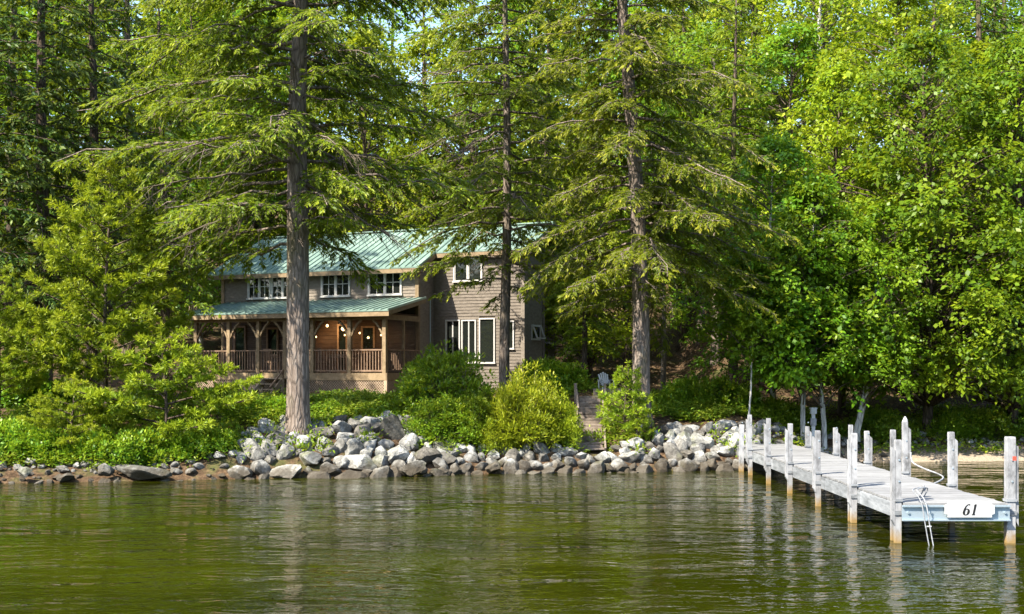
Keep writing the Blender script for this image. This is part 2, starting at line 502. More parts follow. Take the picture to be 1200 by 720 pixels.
WIN = []
def window(a0, a1, z0, z1, b, sashes, fw=0.06, mull=True, fmat='trimwhite', sw=.03):
    """front-facing window unit on plane b: outer casing mesh with panes below it"""
    f = MB(); y0, y1 = b-.075, b+.02
    f.box(a0, a0+fw, y0, y1, z0, z1); f.box(a1-fw, a1, y0, y1, z0, z1)
    f.box(a0+fw, a1-fw, y0, y1, z1-fw, z1); f.box(a0-.03, a1+.03, y0-.03, y1, z0-.001, z0+fw)
    n = sashes; wd = (a1-a0-2*fw)/n
    for k in range(1, n):
        c = a0+fw+wd*k
        f.box(c-sw, c+sw, y0+.012, y1, z0+fw, z1-fw)
    wo = f.build('window', M[fmat], house)
    for k in range(n):
        p0 = a0+fw+wd*k+(sw if k else 0); p1 = a0+fw+wd*(k+1)-(sw if k < n-1 else 0)
        MB().add([(p0,b-.022,z0+fw),(p1,b-.022+random.uniform(-.004,.004),z0+fw),(p1,b-.022,z1-fw),(p0,b-.022+random.uniform(-.004,.004),z1-fw)], [(0,1,2,3)]).build('pane', M['glass'], wo)
        s = MB()
        for (q0, q1, r0, r1) in ((p0,p0+sw,z0+fw,z1-fw),(p1-sw,p1,z0+fw,z1-fw),(p0+sw,p1-sw,z0+fw,z0+fw+sw),(p0+sw,p1-sw,z1-fw-sw,z1-fw)):
            s.box(q0, q1, b-.05, b-.023, r0, r1)
        if mull:
            s.box((p0+p1)/2-.014, (p0+p1)/2+.014, b-.046, b-.024, z0+fw+sw, z1-fw-sw)
            zm = z0 + (z1-z0)*.55
            s.box(p0+sw, p1-sw, b-.044, b-.026, zm-.012, zm+.012)
        s.build('sash', M[fmat], wo)
    WIN.append((a0, a1, z0, z1, b))
    return wo

# upper storey windows of the main block, then the wing
zu0, zu1 = Zh(347, A(450, MW), MW), Zh(318.5, A(450, MW), MW)
for (p0, p1, n) in ((291, 318, 2), (318.5, 345, 2), (377, 411, 2), (432, 471.5, 2)):
    window(A(p0, MW), A(p1, MW), zu0, zu1, MW, n)
window(A(532, WG), A(566, WG), Zh(331, A(550, WG), WG), Zh(299, A(550, WG), WG), WG, 2, mull=False)
for (p0, p1, y0, y1, n) in ((522.7, 539.8, 426, 375, 2), (541.6, 558.5, 426, 375, 2), (562, 580.6, 426.5, 373, 1), (589, 603, 410, 376, 2)):
    a_ = A((p0+p1)/2, WG)
    window(A(p0, WG), A(p1, WG), Zh(y0, a_, WG), Zh(y1, a_, WG), WG, n, mull=False, fw=.05, sw=.014)
hl = [(a0, a1, z0, z1) for (a0, a1, z0, z1, b) in WIN if b == MW]
hw = [(a0, a1, z0, z1) for (a0, a1, z0, z1, b) in WIN if b == WG]
siding('front_siding', 'b', MW, ML+.1, MR-.1, PF+2.3, roofz(MW)-.1, hl)
siding('wing_siding', 'b', WG, MR+.02, WR-.1, 1.7, roofz(WG)-.1, hw)
siding('side_siding', 'a', MR, MW+.1, WG, 1.7, 9, top=lambda b: roofz(b)-.08)
siding('wing_side_siding', 'a', WR, WG+.1, 5.7, 1.7, 9, top=lambda b: roofz(b)-.08)
siding('rear_side_siding', 'a', 2.93, 5.72, BK, 1.7, 9, top=lambda b: roofz(b)-.08)
# gable fillings under the roof
for (a, b0, b1) in ((WR-.035, WG, 5.7), (MR-.035, MW, WG+.1), (2.89, 5.7, BK), (ML+.05, MW, BK)):
    bs = [b0] + ([RB] if b0 < RB < b1 else []) + [b1]
    MB().add([(a, b, roofz(MW)-1.2) for b in (b0, b1)] + [(a, b, roofz(b)-.05) for b in bs[::-1]], [tuple(range(2+len(bs)))]).build('gable_wall', M['siding'], house)
# corner boards
for (a, b, zt) in ((MR-.04, MW-.01, roofz(MW)-.1), (ML+.04, MW-.01, roofz(MW)-.1), (WR-.04, WG-.01, roofz(WG)-.1), (WR-.0, 5.72, roofz(5.7)-.1)):
    MB().box(a-.07, a+.08, b-.045, b+.10, gbase, zt).build('corner_board', M['trim'] if a < 3 else M['siding'], house)
# side awning window tilted open
aw = MB(); zb0, zb1 = Zh(399, WR, 5.0), Zh(381, WR, 5.0)
for (y0, y1, q0, q1) in ((4.55,4.62,zb0,zb1),(5.38,5.45,zb0,zb1),(4.62,5.38,zb1-.07,zb1),(4.62,5.38,zb0,zb0+.07)):
    aw.box(WR-.01, WR+.05, y0, y1, q0, q1)
awo = aw.build('window', M['trimwhite'], house)
MB().add([(WR+.035,4.6,zb0),(WR+.035,5.4,zb0),(WR+.035,5.4,zb1),(WR+.035,4.6,zb1)], [(0,1,2,3)]).build('pane', M['glass'], awo)
s = MB(); o_ = .26
for (p, q_) in (((WR+.06,4.6,zb1),(WR+o_,4.6,zb0+.08)),((WR+.06,5.4,zb1),(WR+o_,5.4,zb0+.08)),((WR+o_,4.6,zb0+.08),(WR+o_,5.4,zb0+.08))):
    s.beam(p, q_, .05, .05)
s.build('open_sash', M['trimwhite'], awo)
# rear-wall window sill glimpsed in the shade
MB().box(2.93, 3.02, 8.0, 9.2, Zh(403, 2.9, 8.6), Zh(400.5, 2.9, 8.6)).build('window_sill', M['trimwhite'], house)
# meter box
bx0 = MB().box(.03, .17, 3.35, 3.62, Zh(423, 0, 3.5), Zh(414, 0, 3.5)).build('meter_box', M['white'], house)
MB().tube([(.07,3.48,Zh(414,0,3.5)),(.07,3.48,5.6)], .018, 6).build('conduit', M['steel'], bx0)

def roof_sheet(name, a0, a1, b0, b1, zf, parent, th=.05, pitch=.30):
    z0, z1 = zf(b0), zf(b1)
    o = MB().add([(a0,b0,z0-th),(a1,b0,z0-th),(a1,b1,z1-th),(a0,b1,z1-th),(a0,b0,z0),(a1,b0,z0),(a1,b1,z1),(a0,b1,z1)],
             [(0,3,2,1),(4,5,6,7),(0,1,5,4),(1,2,6,5),(2,3,7,6),(3,0,4,7)]).build(name, M['roof'], parent)
    rb = MB(); n = int((a1-a0)/pitch)
    for k in range(n+1):
        a = a0 + .025 + (a1-a0-.05)*k/n
        rb.add([(a-.024,b0-.012,z0-.005),(a+.024,b0-.012,z0-.005),(a+.012,b0-.012,z0+.038),(a-.012,b0-.012,z0+.038),
                (a-.024,b1,z1-.005),(a+.024,b1,z1-.005),(a+.012,b1,z1+.038),(a-.012,b1,z1+.038)],
               [(0,1,2,3),(0,4,5,1),(1,5,6,2),(2,6,7,3),(3,7,4,0)])
    r_ = rb.build('roof_seams', M['roof'], o); r_['kind'] = 'stuff'
    return o
rf = roof_sheet('main_roof', ML-.45, MR+.28, BE, RB-.02, roofz, house)
roof_sheet('wing_roof', MR+.285, WR+.35, WG-.32, RB-.02, roofz, house)
roof_sheet('rear_roof', ML-.45, WR+.35, RB+.02, BK+.4, roofz, house, pitch=.6)
MB().beam((ML-.45, RB, roofz(RB)+.03), (WR+.35, RB, roofz(RB)+.03), .28, .05).build('ridge_cap', M['roof'], house)
# fascia and rakes
def fascia(p, q_, mat='trim', h=.17):
    MB().beam(p, q_, .04, h).build('fascia', M[mat], house)
fascia((ML-.45, BE+.03, roofz(BE)-.14), (MR+.28, BE+.03, roofz(BE)-.14))
fascia((MR+.29, WG-.29, roofz(WG-.32)-.14), (WR+.35, WG-.29, roofz(WG-.32)-.14))
fascia((MR+.25, BE+.06, roofz(BE)-.13), (MR+.25, WG-.32, roofz(WG-.32)-.13))
fascia((ML-.42, BE+.06, roofz(BE)-.13), (ML-.42, RB, roofz(RB)-.13))
fascia((WR+.32, WG-.26, roofz(WG-.26)-.13), (WR+.32, RB, roofz(RB)-.13))
MB().box(ML-.4, MR+.2, BE+.06, MW+.02, roofz(BE)-.1, roofz(BE)-.07).build('soffit', M['trim'], house)
MB().box(MR+.29, WR+.28, WG-.26, WG+.02, roofz(WG-.3)-.11, roofz(WG-.3)-.08).build('soffit', M['trim'], house)

# porch: floor, posts, braces, rails, roof
PL_ = A(229, 0.0)
porch = house
ZB, ZPE, ZPW = 4.70, 5.04, 5.66        # beam underside, eave, top of porch roof against the wall
fl = MB().box(PL_-.1, .1, -.05, MW-.03, PF-.06, PF).build('porch_floor', M['floor'], house)
MB().box(PL_-.08, .09, -.09, -.052, PF-.26, PF+.02).build('rim_board', M['trim'], house)
MB().box(.102, .14, -.09, MW-.03, PF-.26, PF+.02).build('rim_board', M['trim'], house)
PP = [229.5, 268, 302.5, 334, 366, 409.5, 450.5]
pa = [A(p, 0) for p in PP]
pm = MB().box(-.075, .075, -.045, .105, PF, ZB+.02).mesh('porch_post', M['trim'])
for k, a in enumerate(pa):
    o = link('porch_post', pm, house, (a, 0, 0))
    for sgn in (-1, 1):
        if (k == 0 and sgn < 0) or (k == len(pa)-1 and sgn > 0): continue
        pts = [(a+sgn*.06, .03, ZB-.62), (a+sgn*.17, .03, ZB-.40), (a+sgn*.33, .03, ZB-.17), (a+sgn*.52, .03, ZB-.0)]
        br = MB()
        for i in range(3): br.beam(pts[i], pts[i+1], .07, .085, up=(0,1,0))
        br.build('brace', M['trim'], house)
MB().box(pa[0]-.1, .1, -.03, .09, ZB, ZB+.24).build('porch_beam', M['trim'], house)
MB().box(.0, .1, .09, MW, ZB, ZB+.2).build('porch_beam', M['trim'], house)
pr = lambda b: ZPE + (ZPW-ZPE)*(b+.40)/(MW+.40)
roof_sheet('porch_roof', PL_-.35, .38, -.40, MW-.03, pr, house)
fascia((PL_-.35, -.36, ZPE-.14), (.38, -.36, ZPE-.14), h=.18)
fascia((.35, -.33, pr(-.33)-.13), (.35, MW-.05, pr(MW-.05)-.13), h=.16)
fascia((PL_-.32, -.33, pr(-.33)-.13), (PL_-.32, MW-.05, pr(MW-.05)-.13), h=.16)
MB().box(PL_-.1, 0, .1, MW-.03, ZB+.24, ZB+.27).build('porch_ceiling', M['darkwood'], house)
bal = MB().box(-.016, .016, -.016, .016, PF+.12, PF+.86).mesh('baluster', M['rail'])
def railing(p, q_, n):
    p = Vector(p); q_ = Vector(q_)
    MB().beam(p+Vector((0,0,PF+.89)), q_+Vector((0,0,PF+.89)), .09, .05).build('handrail', M['rail'], house)
    MB().beam(p+Vector((0,0,PF+.10)), q_+Vector((0,0,PF+.10)), .05, .06).build('bottom_rail', M['rail'], house)
    for k in range(n):
        c = p + (q_-p)*((k+.5)/n)
        link('baluster', bal, house, c)
for k in range(len(pa)-1):
    d = pa[k+1]-pa[k]-.15
    railing((pa[k]+.075, .03, 0), (pa[k+1]-.075, .03, 0), max(3, round(d/.125)))
# side bay with screens
MB().box(0.0, .09, 1.28, 1.37, PF, ZB).build('porch_post', M['trim'], house)
railing((.04, .12, 0), (.04, 1.28, 0), 9); railing((.04, 1.37, 0), (.04, MW-.05, 0), 9)
for (b0, b1) in ((.11, 1.275), (1.375, MW-.04)):
    MB().add([(.075,b0,PF+.02),(.075,b1,PF+.02),(.075,b1,ZB),(.075,b0,ZB)], [(0,1,2,3)]).build('screen', M['screen'], house)
# porch back wall: logs, a door, windows
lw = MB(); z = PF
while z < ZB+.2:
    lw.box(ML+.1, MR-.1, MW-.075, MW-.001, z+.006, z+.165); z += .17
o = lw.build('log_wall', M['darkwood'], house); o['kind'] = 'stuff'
def porch_opening(px0, px1, z0, z1, name):
    a0, a1 = A(px0, MW), A(px1, MW)
    f = MB(); b = MW-.08
    for (x0, x1, q0, q1) in ((a0,a0+.08,z0,z1),(a1-.08,a1,z0,z1),(a0+.08,a1-.08,z1-.08,z1),(a0+.08,a1-.08,z0,z0+.08)):
        f.box(x0, x1, b-.05, b+.01, q0, q1)
    o = f.build(name, M['rail'], house)
    MB().add([(a0+.07,b-.01,z0+.07),(a1-.07,b-.01,z0+.07),(a1-.07,b-.01,z1-.07),(a0+.07,b-.01,z1-.07)], [(0,1,2,3)]).build('pane', M['glass'], o)
porch_opening(276, 290, PF+.02, PF+2.0, 'door')
porch_opening(314, 328, PF+.7, PF+1.9, 'window')
porch_opening(397, 409, PF+.02, PF+2.0, 'door')
porch_opening(425, 441, PF+.8, PF+1.9, 'window')
# lattice skirt
def lattice(p, q_, z0, z1, parent, pitch=.105):
    p = Vector(p); q_ = Vector(q_); L = (q_-p).length; d = (q_-p)/L; h = z1-z0
    nrm = Vector((d.y, -d.x, 0)); mb = MB()
    for s_, off in ((1, 0), (-1, .009)):
        t = -h
        while t < L + h:
            t0, t1 = (t, t+h) if s_ > 0 else (t+h, t)
            zz0, zz1 = z0, z1
            if t0 > t1: (x0, y0_), (x1, y1_) = (t1, z1), (t0, z0)
            else: (x0, y0_), (x1, y1_) = (t0, z0), (t1, z1)
            if x1 > 0 and x0 < L:
                k = (y1_-y0_)/(x1-x0)
                if x0 < 0: y0_ -= k*x0; x0 = 0
                if x1 > L: y1_ -= k*(x1-L); x1 = L
                if x1-x0 > .02:
                    a_ = p + d*x0 + nrm*off; b_ = p + d*x1 + nrm*off
                    mb.beam((a_.x,a_.y,y0_), (b_.x,b_.y,y1_), .008, .032, up=(0,0,1))
            t += pitch
    o = mb.build('lattice', M['lattice'], parent); o['kind'] = 'stuff'
    return o
lattice((pa[0], -.055, 0), (.08, -.055, 0), 1.70, PF-.26, house)
lattice((.115, -.05, 0), (.115, MW-.05, 0), 1.70, PF-.26, house)
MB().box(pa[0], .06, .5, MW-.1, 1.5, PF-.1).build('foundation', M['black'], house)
MB().box(.0, .13, -.085, .02, 1.6, PF-.26).build('skirt_post', M['lattice'], house)
# weathered frame standing at the left end of the porch roof
fx, fb = A(226, 1.4), 1.4
fr = tag(empty('wooden_frame', (OX + CT*(fx) + ST*fb, OY - ST*fx + CT*fb, 0), -TH), 'small pale slatted wooden frame at the far left end of porch roof', 'wooden frame')
zf0 = Zh(371, fx, fb); zf1 = Zh(357, fx, fb)
for k, (b0, t0) in enumerate(((-.30, -.14), (-.08, -.04), (.12, .06), (.34, .17))):
    MB().beam((b0, 0, zf0-.5), (t0, 0, zf1), .05, .05).build('slat', M['lattice'], fr)
MB().beam((-.18, 0, zf1), (.20, 0, zf1+.02), .07, .05).build('top_rail', M['lattice'], fr)
MB().beam((.1, .0, zf1-.05), (.55, .1, zf1-.08), .05, .06).build('arm', M['lattice'], fr)
MB().tube([(-.02,0,zf1+.02),(-.02,0,zf1+.08),(-.02,0,zf1+.14)], [.03,.05,.02], 6).build('finial', M['white'], fr)

# front stoop: landing, lattice side, treads
sa0, sa1 = A(287, -1.1), A(334, -1.1)
stoop = tag(empty('porch_stoop', (OX, OY, 0), -TH), 'small timber stoop with lattice skirt and steps below the porch railing', 'steps')
zt = PF - .18
for k in range(8):
    y0 = -1.25 + k*.145
    MB().box(sa0-.05, sa1+.05, y0, y0+.137, zt-.035, zt+random.uniform(-.003,.003)).build('landing_board', M['lattice'], stoop)
am = sa0 + (sa1-sa0)*.5
lattice((sa0, -1.26, 0), (am, -1.26, 0), 1.72, zt-.05, stoop)
for a in (sa0-.02, am, sa1):
    MB().box(a-.045, a+.045, -1.29, -1.20, 1.45, zt-.036).build('stoop_post', M['lattice'], stoop)
for k in range(3):
    z = zt - .20*(k+1)
    MB().box(am+.09, sa1-.05, -1.30-.25*(k+1), -1.30-.25*k+.02, z-.04, z).build('tread', M['lattice'], stoop)
for a in (am+.06, sa1-.02):
    MB().beam((a, -1.27, zt-.12), (a, -2.15, zt-.78), .04, .22).build('stringer', M['lattice'], stoop)
MB().beam((sa1+.02, -1.28, zt+.28), (sa1+.02, -2.1, zt-.35), .05, .06).build('handrail', M['rail'], stoop)
MB().box(sa1-.0, sa1+.06, -1.32, -1.24, zt, zt+.34).build('newel', M['rail'], stoop)

# porch furniture seen through the railing
def hloc(a, b, z): return (OX + CT*a + ST*b, OY - ST*a + CT*b, z)
def chair(a, b, rz, label):
    t = tag(empty('porch_chair', hloc(a, b, PF), -TH+rz), label, 'chair')
    MB().box(-.23, .23, -.22, .22, .42, .46).build('seat', M['rail'], t)
    bk = MB()
    for k in range(4): bk.box(-.19+.1*k, -.13+.1*k, .20, .225, .46, .92)
    bk.box(-.23, .23, .195, .23, .92, .98); bk.build('backrest', M['rail'], t)
    for (x, y) in ((-.2,-.19),(.2,-.19),(-.2,.19),(.2,.19)):
        MB().box(x-.02, x+.02, y-.02, y+.02, 0, .42).build('leg', M['rail'], t)
    for x in (-.23, .23):
        MB().box(x-.025, x+.025, -.2, .2, .63, .66).build('armrest', M['rail'], t)
chair(A(380, 1.2), 1.2, 2.4, 'brown slatted chair left of the table on the lamplit right half of the porch')
chair(A(432, 1.3), 1.3, -2.2, 'brown slatted chair right of the porch table, next to the corner post')
chair(A(318, 1.2), 1.2, 2.9, 'brown slatted chair in the dark left half of the porch above the stoop')
t = tag(empty('porch_table', hloc(A(404, 1.3), 1.3, PF), -TH), 'brown timber table between the chairs on the lamplit porch', 'table')
for k in range(5): MB().box(-.55, .55, -.4+k*.162, -.4+k*.162+.155, .70, .74).build('top_board', M['rail'], t)
MB().box(-.5, .5, -.36, .36, .62, .699).build('apron', M['rail'], t)
for (x, y) in ((-.46,-.32),(.46,-.32),(-.46,.32),(.46,.32)):
    MB().box(x-.035, x+.035, y-.035, y+.035, 0, .62).build('leg', M['rail'], t)
# lit lamps on the porch
def lamp(px, py, b, r, label, power=0, drop=True):
    a = A(px, b); z = Zh(py, a, b)
    t = tag(empty('porch_lamp', hloc(a, b, z), -TH), label, 'lamp', 'lit lamps on the porch')
    MB().tube([(0,0,-r),(0,0,-r*.6),(0,0,0),(0,0,r*.7),(0,0,r*1.1)], [r*.3,r*.8,r,r*.7,r*.3], 10).build('bulb', M['glow'], t, smooth=True)
    MB().tube([(0,0,r*1.1),(0,0,r*2.2)], [r*.45,r*.35], 8).build('socket', M['black'], t)
    if drop: MB().tube([(0,0,r*2.2),(0,0,max(r*2.4, ZB+.24-z))], .008, 5).build('cord', M['black'], t)
    if power:
        l = bpy.data.lights.new('lamp_light', 'SPOT'); l.energy = power*1.6; l.spot_size = R(150); l.spot_blend = .5; l.color = (1, .62, .28); l.shadow_soft_size = r*1.5
        lo = bpy.data.objects.new('lamp_light', l); COL.objects.link(lo); lo.parent = t; lo.location = (0, .02, -r*1.6); lo.rotation_euler = (R(62), 0, 0)
lamp(383.5, 382, 1.9, .055, 'brightest lit lamp under the porch ceiling, nearest the big trunk', 9)
lamp(370.5, 395, 2.0, .032, 'small lit bulb beside the big trunk, left of the brightest porch lamp', 2)
lamp(404, 393, 1.6, .032, 'small lit bulb hanging just left of the second post from porch corner', 2.5)
lamp(421.5, 390.5, 1.5, .036, 'small lit bulb in the middle of the bay next to the porch corner', 4)
lamp(446.5, 393, 1.7, .032, 'small lit bulb hanging closest to the porch corner post', 2.5)

# ------------------------------------------------------------------ the dock
D0, DS = 19.2, 2.42
def dx(xx, y): return xx + 6.0/F*y - 6.0/F*D0
XL, XR = at(1056, D0)-.0, at(1182, D0)
XL += .02; XR -= .02
DZ = .66; DEND = 34.3
dock = tag(empty('dock', ((XL+XR)/2, D0, 0)), 'long white weathered dock on posts reaching out from the rocky shore', 'dock')
bx_, by_ = (XL+XR)/2, D0
HWd = (XR-XL)/2
def dl(x, y, z): return (x, y-by_, z)
skew = 6.0/F
npl = int((DEND-D0)/.146)
plank_m = [MB().box(-HWd+.02+random.uniform(-.01,.01), HWd-.02+random.uniform(-.01,.012), -.0685, .0685, -.035, 0).mesh('plank', M['deck']) for _ in range(5)]
for k in range(npl):
    y = k*.146 + .075
    o = link('plank', plank_m[k % 5], dock, (skew*y, y, DZ + random.uniform(-.004, .004)))
    o.rotation_euler = (random.uniform(-.012,.012), random.uniform(-.003,.003), random.uniform(-.004,.004))
nb = 6
for k in range(nb):
    y0, y1 = k*DS+.02, min((k+1)*DS-.02, DEND-D0)
    for sx in (-1, 1):
        MB().beam((sx*(HWd-.03)+skew*y0, y0, DZ-.165), (sx*(HWd-.03)+skew*y1, y1, DZ-.165), .06, .24).build('stringer', M['dockbeam'], dock)
    MB().beam((-HWd+.03+skew*y0, y0+.06, DZ-.14), (HWd-.03+skew*y0, y0+.06, DZ-.14), .10, .16).build('cross_beam', M['dockbeam'], dock)
# steel end beam with flanges
eb = MB()
eb.box(-HWd-.02, HWd+.02, -.045, -.03, DZ-.27, DZ-.035)
eb.box(-HWd-.02, HWd+.02, -.085, -.03, DZ-.06, DZ-.03); eb.box(-HWd-.02, HWd+.02, -.085, -.03, DZ-.285, DZ-.26)
eb.build('end_beam', M['steel'], dock)
for x in (-HWd+.08, -HWd+.45, HWd-.35, HWd-.06):
    MB().tube([(x,-.046,DZ-.15),(x,-.07,DZ-.15)], .022, 6).build('bolt', M['steel'], dock)
# posts with rubbing strips
def post(side, k_d, ztop, wd=.098, strip=True, extra=0.0, cap=False, bracket=True):
    y = (k_d-1.0)*D0
    x = side*(HWd+wd/2+.004) + skew*y
    zb = min(-0.6, gz(bx_+x, by_+y) - .4)
    mb = MB(); lean = random.uniform(-.012,.012)
    tw = random.uniform(-.1,.1)
    h = wd/2
    prof = [(zb, 1.0), (0.1, 1.0), (DZ, 1.0), (ztop-.03, 1.0), (ztop, .93)]
    vs = []; fs = []
    for (z, s_) in prof:
        for (cx, cy) in ((-h,-h),(h,-h),(h,h),(-h,h)):
            vs.append((x+cx*s_+lean*(z-DZ), y+cy*s_, z))
    for i in range(len(prof)-1):
        for j in range(4): fs.append((i*4+j, i*4+(j+1)%4, (i+1)*4+(j+1)%4, (i+1)*4+j))
    n = len(prof)*4; fs.append((n-4, n-3, n-2, n-1))
    o = mb.add(vs, fs).build('post', M['dockpost'], dock)
    if strip:
        xs_ = x + side*(h+.03); z0 = .28; z1 = ztop - .12 if extra == 0 else ztop + extra
        MB().add([(xs_-.026,y-.05,z0+.1),(xs_+.026,y-.05,z0+.0),(xs_+.026,y+.05,z0+.0),(xs_-.026,y+.05,z0+.1),
                  (xs_-.026,y-.05,z1),(xs_+.026,y-.05,z1-.05),(xs_+.026,y+.05,z1-.05),(xs_-.026,y+.05,z1)],
                 [(0,3,2,1),(4,5,6,7),(0,1,5,4),(1,2,6,5),(2,3,7,6),(3,0,4,7)]).build('rubbing_strip', M['dockpost'], o)
    if bracket:
        MB().box(x-h-.018, x+h+.018, y-h-.018, y+h+.018, DZ-.20, DZ-.13).build('bracket', M['dockbeam'], o)
        MB().box(x-h-.016, x+h+.016, y-h-.016, y+h+.016, DZ+.02, DZ+.06).build('bracket', M['dockbeam'], o)
    for z in (DZ+.35, DZ+.7):
        MB().tube([(x+.01, y-h-.012, z), (x+.01, y-h+.01, z)], .016, 6).build('bolt', M['steel'], o)
    if cap:
        MB().tube([(x,y,ztop-.01),(x,y,ztop+.03),(x,y,ztop+.10)], [.055,.05,.012], 8).build('post_cap', M['white'], o)
    return o
post(-1, 1.004, 1.69); 
o = post(-1, 1.018, 1.84, .075, False, bracket=False)
for kd, zt_ in ((1.135, 1.66), (1.27, 1.57), (1.40, 1.60), (1.52, 1.62), (1.64, 1.62)): post(-1, kd, zt_)
post(-1, 1.70, 1.30, .12, False, bracket=False)
post(-1, 1.149, 1.80, .07, False, bracket=False)
rp = post(1, 1.004, 1.74, .135)
MB().box(HWd+.05, HWd+.11, -.075+.0768-.09, -.075+.0768-.08, 1.36, 1.43).build('reflector', M['red'], rp)
for kd, zt_, c in ((1.137, 1.68, False), (1.272, 1.76, True), (1.41, 1.42, False), (1.55, 1.36, False), (1.70, 1.25, False)): post(1, kd, zt_, cap=c)
# number board with notched corners
sx0, sx1, sz0, sz1 = at(1104.5, D0)-bx_, at(1162.5, D0)-bx_, zat(606.5, D0-.1), zat(588, D0-.1)
nt_ = .045
out = [(sx0+nt_,sz0),(sx1-nt_,sz0),(sx1-nt_,sz0+nt_),(sx1,sz0+nt_*1.3),(sx1,sz1-nt_*1.3),(sx1-nt_,sz1-nt_),(sx1-nt_,sz1),(sx0+nt_,sz1),(sx0+nt_,sz1-nt_),(sx0,sz1-nt_*1.3),(sx0,sz0+nt_*1.3),(sx0+nt_,sz0+nt_)]
n = len(out)
sg = MB().add([(x,-.112,z) for x, z in out] + [(x,-.087,z) for x, z in out], [tuple(range(n)), tuple(range(2*n-1, n-1, -1))] + [(i, i+n, (i+1)%n+n, (i+1)%n) for i in range(n)]).build('number_board', M['white'], dock)
def stroke(pts, wid):
    """flat ribbon with varying width in the board's plane, italic shear"""
    L_, R_ = [], []
    for i, (x, z) in enumerate(pts):
        x0, z0 = pts[max(i-1,0)]; x1, z1 = pts[min(i+1,len(pts)-1)]
        dx_, dz_ = x1-x0, z1-z0; l = math.hypot(dx_, dz_) or 1
        nx_, nz_ = -dz_/l*wid[i]/2, dx_/l*wid[i]/2
        L_.append((x+nx_, z+nz_)); R_.append((x-nx_, z-nz_))
    return L_, R_
def numeral(cx, cz, h, strokes):
    mb = MB()
    for k_, (pts, wid) in enumerate(strokes):
        L_, R_ = stroke(pts, wid)
        vs = [(cx + (x + .22*z)*h, -.1145 - .0004*k_, cz + z*h) for x, z in L_ + R_]; m = len(L_)
        mb.add(vs, [(i, i+m, i+m+1, i+1) for i in range(m-1)])
    mb.build('numeral', M['black'], sg)
six = []
an = [2*PI*k/24 for k in range(25)]
six.append(([(.02+.21*math.cos(t), -.22+.27*math.sin(t)) for t in an], [.08+.15*abs(math.cos(t))**1.5 for t in an]))
arc = [(-.19+.0*k, -.22) for k in range(1)]
pts = [(-.19,-.25),(-.195,-.1),(-.175,.07),(-.12,.24),(-.03,.38),(.08,.46),(.17,.46)]
six.append((pts, [.18,.18,.165,.14,.115,.09,.07]))
six.append(([(.15,.46),(.19,.43),(.21,.37)], [.08,.13,.09]))
one = [([(.0,-.47),(.0,-.2),(.0,.1),(.0,.36),(.0,.47)], [.20]*5), ([(-.17,-.475),(.17,-.475)], [.07,.07]), ([(.03,.46),(-.06,.38),(-.15,.33)], [.10,.06,.04])]
scx = (sx0+sx1)/2; scz = (sz0+sz1)/2; nh = (sz1-sz0)*.70
numeral(scx-.055, scz, nh, six)
numeral(scx+.075, scz, nh, one)

def spline(p, m=5):
    p = [Vector(q_) for q_ in p]; out_ = []
    for i in range(len(p)-1):
        a, b, c, d = p[max(i-1,0)], p[i], p[i+1], p[min(i+2,len(p)-1)]
        for k in range(m):
            t = k/m
            out_.append(.5*((2*b) + (c-a)*t + (2*a-5*b+4*c-d)*t*t + (3*b-a-3*c+d)*t**3))
    return out_ + [p[-1]]
# swim ladder hooked over the dock end
lad = tag(empty('swim_ladder', (0, 0, 0)), 'slim white swim ladder hooked over dock end left of the number board', 'ladder')
yb = D0 - .13
for dxx in (0, .07):
    x0, x1 = at(1070, D0+.9)+dxx, at(1080, yb)+dxx
    x2 = at(1089, yb-.1) + dxx
    MB().tube(spline([(x0-.02, D0+.55, DZ+.02), (x0, D0+.40, DZ+.20), (x1-.06, D0+.12, DZ+.20), (x1-.01, yb, DZ+.04), ((x1+x2)/2, yb-.06, .30), (x2, yb-.12, -.05), (x2+.1, yb-.25, -.7)], 5), .010, 7).build('rail', M['dockbeam'], lad, smooth=True)
for f in (.25,):
    x1 = at(1084.5, yb); MB().tube([(x1-.0, yb-.06, .30), (x1+.075, yb-.06, .30)], .012, 6).build('rung', M['white'], lad)
# bent hose hanging from the capped post
yp = D0*1.272; xp = at(1065.5, yp)
hs = [(xp, yp-.1, zat(530, yp)), (xp+.02, yp-.14, zat(541, yp)), (xp+.12, yp-.5, zat(549, yp-.5)), (xp+.27, yp-1.2, zat(560, yp-1.2)), (at(1081, yp-2.2), yp-2.2, zat(572, yp-2.2)), (at(1082.5, yp-2.9), yp-2.9, DZ+.05), (at(1081, yp-3.4), yp-3.4, DZ+.03)]
tag(MB().tube(spline(hs, 6), .017, 8).build('hose', M['dockpost'], smooth=True), 'pale hose curving from capped dock post down onto the deck', 'hose')

# white service post behind the dock
yq = 36.4; xq = at(953, yq); zq = gz(xq, yq)
sp = tag(empty('service_post', (xq, yq, zq-.1)), 'white service post with small boxes between the two birch trunks', 'service post')
MB().box(-.05, .05, -.05, .05, 0, zat(481, yq)-zq+.1).build('post', M['white'], sp)
hh = zat(479, yq)-zq+.1
MB().box(-.085, .085, -.1, .07, hh-.16, hh).build('top_box', M['white'], sp)
MB().box(-.08, .08, -.09, .06, hh-.52, hh-.30).build('outlet_box', M['dockpost'], sp)
MB().box(-.10, .10, -.11, .08, hh, hh+.03).build('lid', M['white'], sp)

